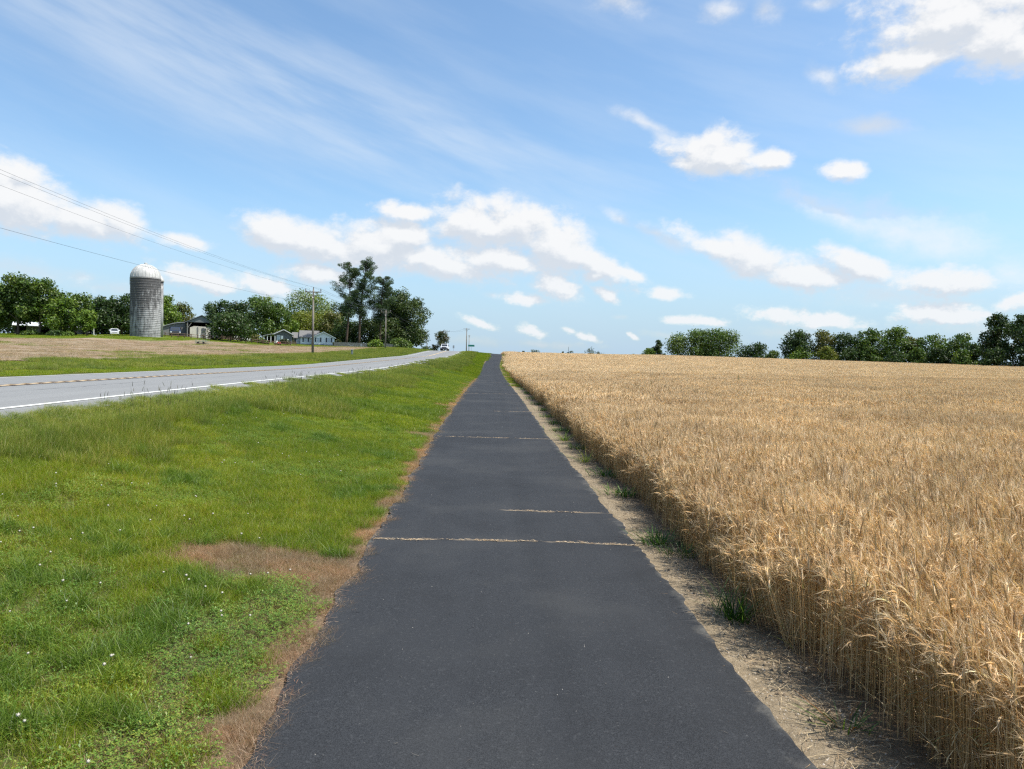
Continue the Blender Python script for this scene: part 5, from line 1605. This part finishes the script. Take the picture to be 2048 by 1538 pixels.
def small_shed():
    Y = 176.0; k_ = Y / F_PX
    p = at(460, 676, Y); z0 = h(p.x, Y); va = math.atan2(-p.x, Y)
    s = thing('brown_shed', 'small brown shed with a pale double door behind the dark tree', 'shed', (p.x, Y, z0 - .1), va)
    X_ = lambda px: (px - 460) * k_ * math.cos(math.atan((460 - 1024) / F_PX))
    B().box(X_(436), X_(484), 0, 4, 0, 2.1).build('wall', M['brown_wood'], s)
    B().prism_x([(-.3, 2.05), (2, 2.9), (4.3, 2.05), (4.3, 2.17), (2, 3.03), (-.3, 2.17)], X_(434), X_(486)).build('roof', M['tin'], s)
    for px in (470.5, 475):
        B().box(X_(px) - .26, X_(px) + .26, -.06, -.002, .1, 1.75).build('door', M['cream'], s)
small_shed()

# ---- vehicles
def paint(name, col, rough=.3):
    m, T, out = new_mat(name)
    pb = T.n('ShaderNodeBsdfPrincipled', ins={'Base Color': (*col, 1), 'Roughness': rough})
    pb.inputs['Coat Weight'].default_value = .5
    T.link(pb.outputs[0], out.inputs[0])
    return m
M['car_white'] = paint('white_car_paint', (.68, .69, .70)); M['car_blue'] = paint('dark_blue_paint', (.015, .03, .07)); M['lamp'] = mat_plain('headlamp_glass', (.75, .77, .8), .15, spec=.9)
M['car_glass'] = mat_plain('dark_car_glass', (.03, .035, .04), .08, spec=.9)
M['chrome'] = mat_plain('chrome', (.55, .56, .58), .2, metal=.9)

def wheel(parent, x, y, r_, w_):
    mb = B()
    mb.tube([(x - w_ / 2, y, r_), (x + w_ / 2, y, r_)], r_, 18)
    o = mb.build('wheel', M['rubber'], parent)
    sx_ = 1 if x > 0 else -1
    B().tube([(x + sx_ * (w_ / 2 - .02), y, r_), (x + sx_ * (w_ / 2 + .012), y, r_)], r_ * .58, 12).build('rim', M['chrome'], o)

def vehicle(name, label, cat, loc, rotz, body, pickup=True, L_=5.6, W_=1.98, Ht=1.92):
    """front faces -Y"""
    s = thing(name, label, cat, loc, rotz)
    w = W_ / 2
    clr = .42 if pickup else .22
    hood = Ht * (.60 if pickup else .58)
    # body: cross-section along y extruded in x, slightly narrower up
    if pickup:
        prof = [(0.06, clr + .1), (0, hood * .62), (.06, hood - .06), (1.25, hood + .03), (L_ - .02, hood + .04), (L_, clr + .15)]
        cab = [(1.25, hood), (1.95, Ht - .04), (3.35, Ht), (3.62, hood)]
    else:
        prof = [(0.05, clr), (0, hood * .6), (.12, hood - .12), (1.1, hood), (L_ - .25, hood + .02), (L_, hood * .6), (L_, clr)]
        cab = [(.95, hood), (1.75, Ht), (3.1, Ht), (3.9, hood)]
    B().prism_x(prof, -w, w).build('body', body, s, bevel=.05)
    tw = w * .82
    vs = [(-w * .94, cab[0][0], cab[0][1]), (w * .94, cab[0][0], cab[0][1]), (w * .94, cab[3][0], cab[3][1]), (-w * .94, cab[3][0], cab[3][1]),
          (-tw, cab[1][0], cab[1][1]), (tw, cab[1][0], cab[1][1]), (tw, cab[2][0], cab[2][1]), (-tw, cab[2][0], cab[2][1])]
    B().add(vs, [(0, 1, 5, 4), (1, 2, 6, 5), (2, 3, 7, 6), (3, 0, 4, 7), (4, 5, 6, 7)]).build('cab', body, s)
    # windscreen and side windows stand just proud of the cab's pillars
    def lerp(a, b, t): return tuple(a[i] + (b[i] - a[i]) * t for i in range(3))
    a, b, c, d = vs[0], vs[1], vs[5], vs[4]
    q = [lerp(lerp(a, b, .08), lerp(d, c, .08), .10), lerp(lerp(a, b, .92), lerp(d, c, .92), .10), lerp(lerp(a, b, .92), lerp(d, c, .92), .86), lerp(lerp(a, b, .08), lerp(d, c, .08), .86)]
    B().add([(x, y - .02, z + .01) for x, y, z in q] + [(x, y + .03, z - .02) for x, y, z in q], [(0, 1, 2, 3), (7, 6, 5, 4), (0, 4, 5, 1), (1, 5, 6, 2), (2, 6, 7, 3), (3, 7, 4, 0)]).build('windscreen', M['car_glass'], s)
    for sg, (i0, i1, i2, i3) in ((1, (1, 2, 6, 5)), (-1, (3, 0, 4, 7))):
        a, b, c, d = vs[i0], vs[i1], vs[i2], vs[i3]
        q = [lerp(lerp(a, b, .14), lerp(d, c, .14), .14), lerp(lerp(a, b, .86), lerp(d, c, .86), .14), lerp(lerp(a, b, .86), lerp(d, c, .86), .84), lerp(lerp(a, b, .14), lerp(d, c, .14), .84)]
        B().add([(x + sg * .012, y, z) for x, y, z in q] + [(x - sg * .02, y, z) for x, y, z in q], [(0, 1, 2, 3), (7, 6, 5, 4), (0, 4, 5, 1), (1, 5, 6, 2), (2, 6, 7, 3), (3, 7, 4, 0)]).build('side_window', M['car_glass'], s)
        B().box(sg * w if sg > 0 else sg * w - .2, sg * w + .2 if sg > 0 else sg * w, 1.35, 1.5, hood + .08, hood + .34).build('wing_mirror', M['dark_metal'] if pickup else body, s)
    gz = hood * .60
    B().box(-w * .60, w * .60, -.05, .04, gz, gz + .34 if pickup else gz + .16).build('grille', M['dark_metal'], s)
    B().box(-w * .97, w * .97, -.14, .05, clr + .02, clr + .27).build('bumper', M['dark_metal'] if pickup else body, s, bevel=.02)
    for sg in (-1, 1):
        x = sg * w * .80
        B().box(x - .17, x + .17, -.055, .05, gz + .05, gz + .25).build('headlight', M['lamp'], s)
    r_ = .40 if pickup else .32
    for y in (.95, L_ - 1.15):
        for sg in (-1, 1):
            wheel(s, sg * (w - .13), y, r_, .26)
    return s
Yt = 195.0
pt = at(888, 703, Yt)
vehicle('pickup_truck', 'white pickup driving towards the viewer in the far lane', 'pickup truck', (pt.x, Yt, float(road_z(np.array([pt.x]), Yt)[0]) + .016), R(-1), M['car_white'], True, 5.7, 2.0, 1.9)
pc = at(229, 670, 163)
vehicle('parked_car', 'white car parked on the gravel left of the silo', 'car', (pc.x, 163, h(pc.x, 163) + .02), R(27), M['car_white'], False, 4.5, 1.72, 1.42)
pb_ = at(351, 671, 161.5)
vehicle('parked_truck', 'dark blue truck parked before the grey machine shed', 'truck', (pb_.x, 161.5, h(pb_.x, 161.5)), R(24), M['car_blue'], True, 5.4, 2.2, 2.05)

# gravel pad under the parked car
gp = at(224, 672, 156)
def pad(cx_, y0, y1, w_):
    ys = np.arange(y0, y1 + .1, 2.0); V_ = []
    for i, y in enumerate(ys):
        for t in (-1, -.4, .4, 1):
            ww = w_ * (.75 + .25 * math.sin(i * 1.7))
            x = cx_ + t * ww
            V_.append((x, y, h(x, y) + .03))
    n_ = 4
    F_ = [(i * n_ + j, i * n_ + j + 1, (i + 1) * n_ + j + 1, (i + 1) * n_ + j) for i in range(len(ys) - 1) for j in range(n_ - 1)]
    link('gravel_drive', mesh_from('gravel_drive', V_, F_, [mat_plain('pale_gravel', (.50, .42, .31), .95, var=.2, scale=3)]), kind='structure')
pad(gp.x, 150, 168, 1.6)

def farm_clutter():
    # low plank rail along the front of the yard
    k_ = 155 / F_PX
    pa = at(330, 673, 155); pz = at(592, 684, 172)
    s = thing('yard_fence', 'low brown post and rail fence across the front of the farmyard', 'fence', (pa.x, 155, h(pa.x, 155)))
    n_ = 22
    pts = [Vector((pa.x + (pz.x - pa.x) * i / n_, 155 + (172 - 155) * i / n_, 0)) for i in range(n_ + 1)]
    for p in pts: p.z = h(p.x, p.y)
    o0 = Vector((pa.x, 155, h(pa.x, 155)))
    me = B().box(-.07, .07, -.07, .07, -.2, 1.0).mesh('post', M['brown_wood'])
    for p in pts: link('post', me, s, p - o0)
    for a, b in zip(pts[:-1], pts[1:]):
        for z in (.42, .82):
            B().tube([a - o0 + Vector((0, -.09, z)), b - o0 + Vector((0, -.09, z))], .055, 4).build('rail', M['brown_wood'], s)
    # grey picket fence by the pines
    pa = at(668, 695, 190); pz = at(792, 697, 194)
    o0 = Vector((pa.x, 190, h(pa.x, 190)))
    s = thing('picket_fence', 'grey picket fence running from the white house to the bush', 'fence', o0)
    me = B().prism_y([(-.06, -.1), (.06, -.1), (.06, .95), (0, 1.08), (-.06, .95)], -.02, .02).mesh('picket', M['grey_siding'])
    N_ = 96
    for i in range(N_):
        t = i / (N_ - 1); x = pa.x + (pz.x - pa.x) * t; y = 190 + 4 * t
        link('picket', me, s, Vector((x, y, h(x, y) + .05 * math.sin(i * 2.3))) - o0)
    for z in (.3, .75):
        q = [Vector((pa.x + (pz.x - pa.x) * t, 190.06 + 4 * t, h(pa.x + (pz.x - pa.x) * t, 190 + 4 * t) + z)) - o0 for t in np.linspace(0, 1, 12)]
        B().tube(q, .04, 4).build('rail', M['grey_siding'], s)
    # small pale green mesh trailer out on the field's edge
    p = at(402, 686, 135); z0 = h(p.x, 135)
    s = thing('mesh_trailer', 'small pale green mesh trailer parked at the edge of the stubble', 'trailer', (p.x, 135, z0))
    fr = B(); w_, hh = 1.05, .75
    for z in (.18, .45, .72): fr.box(-w_, w_, -.03, .03, z, z + .04)
    for x in np.linspace(-w_, w_ - .04, 9): fr.box(x, x + .04, -.035, .035, .18, .76)
    pg = mat_plain('pale_green_paint', (.20, .30, .22), .6)
    fr.build('side_panel', pg, s)
    fr2 = B()
    for z in (.18, .45, .72): fr2.box(-w_, w_, 1.2, 1.26, z, z + .04)
    fr2.box(-w_, w_, 0, 1.2, .14, .18).build('bed', pg, s)
    for x in (-.5, .5):
        B().tube([(x, -.16, .2), (x, -.04, .2)], .2, 12).build('wheel', M['rubber'], s)
    B().tube([(w_, .6, .2), (w_ + .8, .6, .25)], .04, 6).build('drawbar', pg, s)
    # red and white mailbox-like box on a post
    p = at(556, 688, 172); z0 = h(p.x, 172)
    s = thing('red_mower', 'small red and white ride-on mower on the lawn before the porch house', 'mower', (p.x, 172, z0), R(40))
    B().prism_x([(-.8, .25), (-.8, .6), (-.1, .68), (0, .35), (.7, .35), (.75, .25)], -.3, .3).build('body', M['red'], s, bevel=.03)
    B().box(-.24, .24, .1, .5, .55, .62).box(-.24, .24, .46, .56, .62, .98).build('seat', M['trim'], s)
    B().box(-.5, .5, -.3, .5, .12, .24).build('cutting_deck', M['red'], s)
    for x, y, r_ in ((-.34, -.6, .18), (.34, -.6, .18), (-.36, .5, .25), (.36, .5, .25)):
        B().tube([(x - .07, y, r_), (x + .07, y, r_)], r_, 12).build('wheel', M['rubber'], s)
    B().tube([(0, -.15, .65), (0, .05, .95)], .02, 5).build('steering_column', M['dark_metal'], s)
    # white propane tank
    p = at(492, 680, 172); z0 = h(p.x, 172)
    s = thing('propane_tank', 'white gas tank lying on the lawn right of the dark barn tree', 'tank', (p.x, 172, z0), R(15))
    B().tube([(-1.0, 0, .55), (-.92, 0, .55), (-.75, 0, .55), (.75, 0, .55), (.92, 0, .55), (1.0, 0, .55)], [.02, .22, .34, .34, .22, .02], 14).build('tank_shell', M['trim'], s, smooth=True)
    for x in (-.5, .5): B().box(x - .06, x + .06, -.25, .25, 0, .26).build('leg', M['metal'], s)
    B().tube([(0, 0, .87), (0, 0, 1.0)], .1, 8).build('valve_cap', M['metal'], s)
    # white gate post left of the silo
    p = at(187.5, 670, 158); z0 = h(p.x, 158)
    B().tube([(0, 0, 0), (0, 0, 1.5)], [.09, .08], 8).lathe([(.1, 1.5), (.06, 1.6), (0, 1.62)], 8).build('white_post', M['trim'], None, (p.x, 158, z0), label='short white post between the low barn and the parked car', category='post')
    # long flat-bed wagon under the small light green tree
    p = at(160, 669, 154); z0 = h(p.x, 154)
    s = thing('flat_wagon', 'long grey flat-bed wagon under the small light green tree', 'wagon', (p.x, 154, z0))
    B().box(-1.7, 1.7, -.6, .6, .55, .68).build('bed', M['grey_siding'], s)
    for x in (-1.2, 1.2):
        B().tube([(x, -.72, .28), (x, -.58, .28)], .28, 14).build('wheel', M['rubber'], s)
        B().tube([(x, .58, .28), (x, .72, .28)], .28, 14).build('wheel', M['rubber'], s)
        B().box(x - .05, x + .05, -.57, .57, .24, .55).build('axle', M['dark_metal'], s)
    # yard bushes
    for px, top, w, Y, c, lb in ((62, 663, 44, 146, 'mid', 'weedy bush at the foot of the pale forked trunk'), (115, 662, 40, 143, 'dark', 'dark shrub on the field edge under the bright tree'), (136, 664, 30, 143, 'mid', 'pale-leaved shrub beside the dark shrub on the field edge'),
                              (510, 668, 30, 174, 'olive', 'olive mound of brush behind the gas tank'), (525, 676, 20, 170, 'mid', 'small bush left of the porch'), (570, 678, 26, 182, 'rust', 'reddish bush before the dark porch house'),
                              (582, 672, 16, 196, 'rust', 'brown bush against the end of the white house'), (676, 678, 18, 192, 'rust', 'brown bush right of the white house')):
        T_('yard_bush', lb, px, top, w, Y, c, 'bush', clear=0, leaves=700, leaf=.28, group='bushes in the farmyard', category='bush', nl=8)
farm_clutter()

# ------------------------------------------------------------------ utility poles, wires, signs
def utility_pole(label, x, y, z0, top, arm=2.1, radius=.15, insul=True):
    s = thing('utility_pole', label, 'utility pole', (x, y, z0), 0, 'utility poles')
    ht = top - z0
    B().tube([(0, 0, -.3), (0, 0, ht)], [radius, radius * .62], 10).build('pole', M['post_wood'], s, smooth=True)
    if arm:
        za = ht - .34
        B().box(-arm / 2, arm / 2, -.2, -.1, za - .06, za + .06).build('crossarm', M['post_wood'], s)
        for sg in (-1, 1):
            B().tube([(sg * arm * .30, -.15, za - .03), (0, -.13, za - .75)], .018, 4).build('brace', M['metal'], s)
            if insul:
                x_ = sg * arm * .47
                B().tube([(x_, -.15, za + .05), (x_, -.15, za + .16), (x_, -.15, za + .22), (x_, -.15, za + .30), (x_, -.15, za + .42)], [.02, .03, .09, .055, .07], 8).build('insulator', M['grey_siding'], s)
        if insul:
            B().tube([(0, 0, ht - .02), (0, 0, ht + .08), (0, 0, ht + .16), (0, 0, ht + .30)], [.03, .08, .06, .07], 8).build('insulator', M['grey_siding'], s)
    return s
LX = -23.6
pole_defs = []
def line_pole(label, px_top, py_top, Y, **kw):
    p = at(px_top, py_top, Y)
    utility_pole(label, p.x, Y, h(p.x, Y), p.z, **kw)
    pole_defs.append((p.x, Y, p.z))
    return p
px0 = -106
utility_pole('utility pole standing just outside the left of the frame', LX, 32.0, h(LX, 32), 10.05)
pole_defs.append((LX, 32.0, 10.05))
line_pole('nearest tall utility pole with a crossarm, before the white house', 627, 579, 97.0, radius=.16)
line_pole('second utility pole, before the pines, at the road verge', 772, 621, 160.0)
line_pole('third utility pole, against the large dark oval tree', 827, 647, 222.0)
line_pole('small far utility pole left of the lone roadside tree', 854, 676, 285.0)
def wire(name, label, a, b, sag, r_=.011):
    pts = [Vector(a).lerp(Vector(b), t) - Vector((0, 0, sag * 4 * t * (1 - t))) for t in np.linspace(0, 1, 14)]
    o0 = pts[0].copy()
    return B().tube([p - o0 for p in pts], r_, 5, cap=False).build(name, M['wire'], None, o0, label=label, category='wire', group='power lines along the field')
WL = {(-1,): 'left', (0,): 'top', (1,): 'right'}
spans = ['from outside the frame to the nearest pole', 'from the nearest pole to the second pole', 'from the second pole to the third pole', 'from the third pole to the small far pole']
for i, (a, b) in enumerate(zip(pole_defs[:-1], pole_defs[1:])):
    for j, nm in ((-1, 'field-side thin wire'), (0, 'highest thin wire'), (1, 'road-side thin wire')):
        dz = .30 if j == 0 else .10
        wire('power_line', nm + ' ' + spans[i], (a[0] + j * .98, a[1] - .15 * abs(j), a[2] + dz), (b[0] + j * .98, b[1] - .15 * abs(j), b[2] + dz), .55 if i == 0 else .7, .006 if i == 0 else .011)
    lowa = 7.65 if i == 0 else a[2] - 1.9
    wire('telephone_cable', 'low dark cable under the power lines, ' + spans[i], (a[0] + .16, a[1], lowa), (b[0] + .16, b[1], b[2] - 1.9), .35, .0075 if i == 0 else .011)

p = at(894, 661, 300); utility_pole('utility pole with a crossarm behind the lone roadside tree', p.x, 300, 4.0, p.z, arm=2.3); q1 = p
p = at(933.6, 656, 250); utility_pole('tall dark utility pole on the crest beside the green sign', p.x, 250, 4.0, p.z, arm=2.2, radius=.2, insul=False); q2 = p
p = at(938.4, 670, 285); utility_pole('shorter utility pole just behind the tall one on the crest', p.x, 285, 4.0, p.z, arm=.9, insul=False)
for j, nm in ((-1, 'left'), (1, 'right')):
    wire('power_line', 'faint wire over the road between the crest poles, on the %s' % nm, (q1.x + j, 300, q1.z - .4), (q2.x + j, 250, q2.z - .4), .4, .013)

def green_sign():
    Y = 180.0
    a = at(936.2, 693.2, Y); b = at(949, 689.6, Y)
    xm = (a.x + b.x) / 2; z0 = h(xm, Y)
    s = thing('green_road_sign', 'small wide green road sign on posts at the crest', 'road sign', (xm, Y, z0))
    w_ = (b.x - a.x) / 2
    B().box(-w_, w_, -.012, .012, a.z - z0, b.z - z0).build('sign_panel', M['green_sign'], s)
    B().box(-w_ + .02, w_ - .02, -.016, -.0125, b.z - z0 - .045, b.z - z0 - .025).box(-w_ + .02, w_ - .02, -.016, -.0125, a.z - z0 + .025, a.z - z0 + .045).build('sign_border', M['trim'], s)
    B().box(-.03, .03, .014, .06, -.3, b.z - z0 - .02).build('post', M['metal'], s)
green_sign()
def grey_sign():
    Y = 224.0
    a = at(905.4, 696.5, Y); b = at(908.8, 690.8, Y)
    xm = (a.x + b.x) / 2; z0 = 4.9
    s = thing('road_sign', 'grey back of a small upright road sign right of the pickup', 'road sign', (xm, Y, z0))
    w_ = (b.x - a.x) / 2
    B().box(-w_, w_, -.012, .012, a.z - z0, b.z - z0).build('sign_panel', M['metal'], s)
    B().box(-.03, .03, .014, .06, -.3, b.z - z0 - .02).build('post', M['metal'], s)
grey_sign()
p = at(704, 704, 104); z0 = h(p.x, 104)
s = thing('utility_pedestal', 'short grey-green utility pedestal on the far verge', 'pedestal', (p.x, 104, z0))
B().box(-.13, .13, -.11, .11, -.1, .70).build('cabinet', mat_plain('grey_green_paint', (.20, .23, .20), .6), s, bevel=.02)
B().box(-.16, .16, -.14, .14, .702, .80).build('lid', mat_plain('grey_paint', (.28, .29, .28), .6), s, bevel=.02)
# radio mast over the crest
p = at(1137, 693.5, 640)
s = thing('radio_mast', 'thin radio mast over the crest, far beyond the wheat', 'mast', (p.x, 640, -1.5))
mb = B(); Hm = p.z + 1.5
mb.tube([(0, 0, 0), (0, 0, Hm)], [.45, .12], 6)
mb.build('mast', M['dark_metal'], s)
for a in (0, 2.1, 4.2):
    B().tube([(0, 0, Hm * .8), (math.cos(a) * 8, math.sin(a) * 8, 0)], .03, 4).build('guy_wire', M['wire'], s)
for px, nm in ((1027.5, 'left'), (1030.2, 'right')):
    p = at(px, 701, 230); zz = 4.2
    B().box(-.07, .07, -.07, .07, 0, p.z - zz).build('marker_post', M['trim'], None, (p.x, 230, zz), label='tiny pale marker post over the crest by the wheat, %s of the pair' % nm, category='post')

# ------------------------------------------------------------------ weed tufts along the wheat's foot
def weed(label, x, y, n_, hr, wr, spread, cols, group=None, name='weed_tuft', category='weed', lean=.45):
    A = Acc()
    b = np.zeros((n_, 3)); b[:, :2] = RNG.normal(0, spread * .35, (n_, 2))
    az = np.arctan2(b[:, 1], b[:, 0]) + RNG.normal(0, .6, n_)
    hh = U(*hr, n_); c = pal(n_, cols)
    A.add(*ribbons(b, hh, U(*wr, n_), az, np.abs(RNG.normal(lean * .5, lean, n_)), np.abs(RNG.normal(.3, .5, n_)), 4, c * .85, tipcol=c * 1.15, taper=.55))
    o = link(name, A.mesh(name, M['grass']), None, (x, y, h(x, y) - .01), label=label, category=category)
    if group: o['group'] = group
    return o
DG = [(.045, .105, .018), (.065, .14, .024), (.035, .08, .016), (.10, .17, .035)]
weed('large dark green grass tuft at the foot of the wheat, the biggest one', 1.70, 4.95, 110, (.12, .26), (.006, .010), .14, DG)
weed('second dark green grass tuft, a little farther along the wheat edge', 1.66, 7.05, 120, (.07, .17), (.008, .014), .26, DG, lean=.9)
weed('green sprawling weed in the shadow right behind the second tuft', 1.74, 6.65, 90, (.05, .13), (.007, .012), .24, [(.06, .11, .03), (.09, .13, .04)], lean=.9)
weed('small green weed with reddish stems at the near end of the wheat edge', 1.74, 3.45, 34, (.04, .11), (.006, .011), .12, DG + [(.16, .08, .03)], lean=.9)
weed('pale yellow-green blades leaning out of the wheat foot', 1.64, 12.6, 30, (.12, .26), (.009, .014), .12, [(.22, .28, .06), (.3, .3, .08)], lean=1.2)
weed('bright blades leaning onto the dirt farther along the wheat edge', 1.62, 15.8, 30, (.12, .26), (.010, .016), .14, [(.16, .24, .05)], lean=1.2)
for i, (x, y) in enumerate([(1.84, 9.6), (1.86, 11.2), (1.84, 14.4), (1.80, 17.8), (1.86, 19.6), (1.82, 21.8), (1.84, 24.5), (1.82, 27.5), (1.80, 31.0), (1.84, 35.5), (1.8, 40.5), (1.8, 46)]):
    weed('small dark green weed clump along the foot of the wheat', x - .08, y, 80, (.06, .16), (.010, .018), .24 + .008 * y, DG, group='small weed clumps along the wheat edge', lean=.9)
# grass filling the strip between path and wheat farther off
X, Y = grid_pts(1.35, 3.2, 44, 175, .5, lambda x, y: (x > path_cx(y) + 1.32) & (x < path_cx(y) + 2.0))
n = len(X)
scatter('verge_grass', np.stack([X, Y, H(X, Y) - .02], 1), tilt_rot(X, Y, U(0, 6.28, n)), np.stack([np.full(n, .35), np.full(n, .8), U(.4, .8, n)], 1), np.where(RNG.random(n) < .6, RNG.integers(0, 3, n), RNG.integers(3, 5, n)), [bpy.data.objects.new(o.name, o.data) for o in mid_src])

# tall weeds poking out of the wheat
for px, py, Y, lb in ((1302, 765, 30, 'tall dark weed standing above the wheat, nearest the path'), (1388, 795, 23, 'green weed standing above the wheat in mid field'), (1477, 752, 42, 'thin tall weed with a pale head above the wheat')):
    p = at(px, py, Y); zt = p.z; z0 = h(p.x, Y)
    A = Acc(); n_ = 34
    b = np.zeros((n_, 3)); b[:, 2] = U(.3, max(.5, zt - z0), n_); b[:, :2] = RNG.normal(0, .02, (n_, 2))
    c = pal(n_, [(.14, .13, .06), (.10, .12, .05), (.2, .16, .09)])
    A.add(*ribbons(b, U(.06, .16, n_), U(.014, .026, n_), U(0, 6.28, n_), U(.2, .8, n_), U(0, .5, n_), 2, c))
    c1 = np.array([[.13, .11, .06]])
    A.add(*ribbons(np.zeros((1, 3)), np.array([max(.9, zt - z0 + .1)]), np.array([.02]), np.zeros(1), np.array([.03]), np.zeros(1), 3, c1, taper=.3, twist=np.zeros(1)))
    link('tall_weed', A.mesh('tall_weed', M['grass']), None, (p.x, Y, z0), label=lb, category='weed')
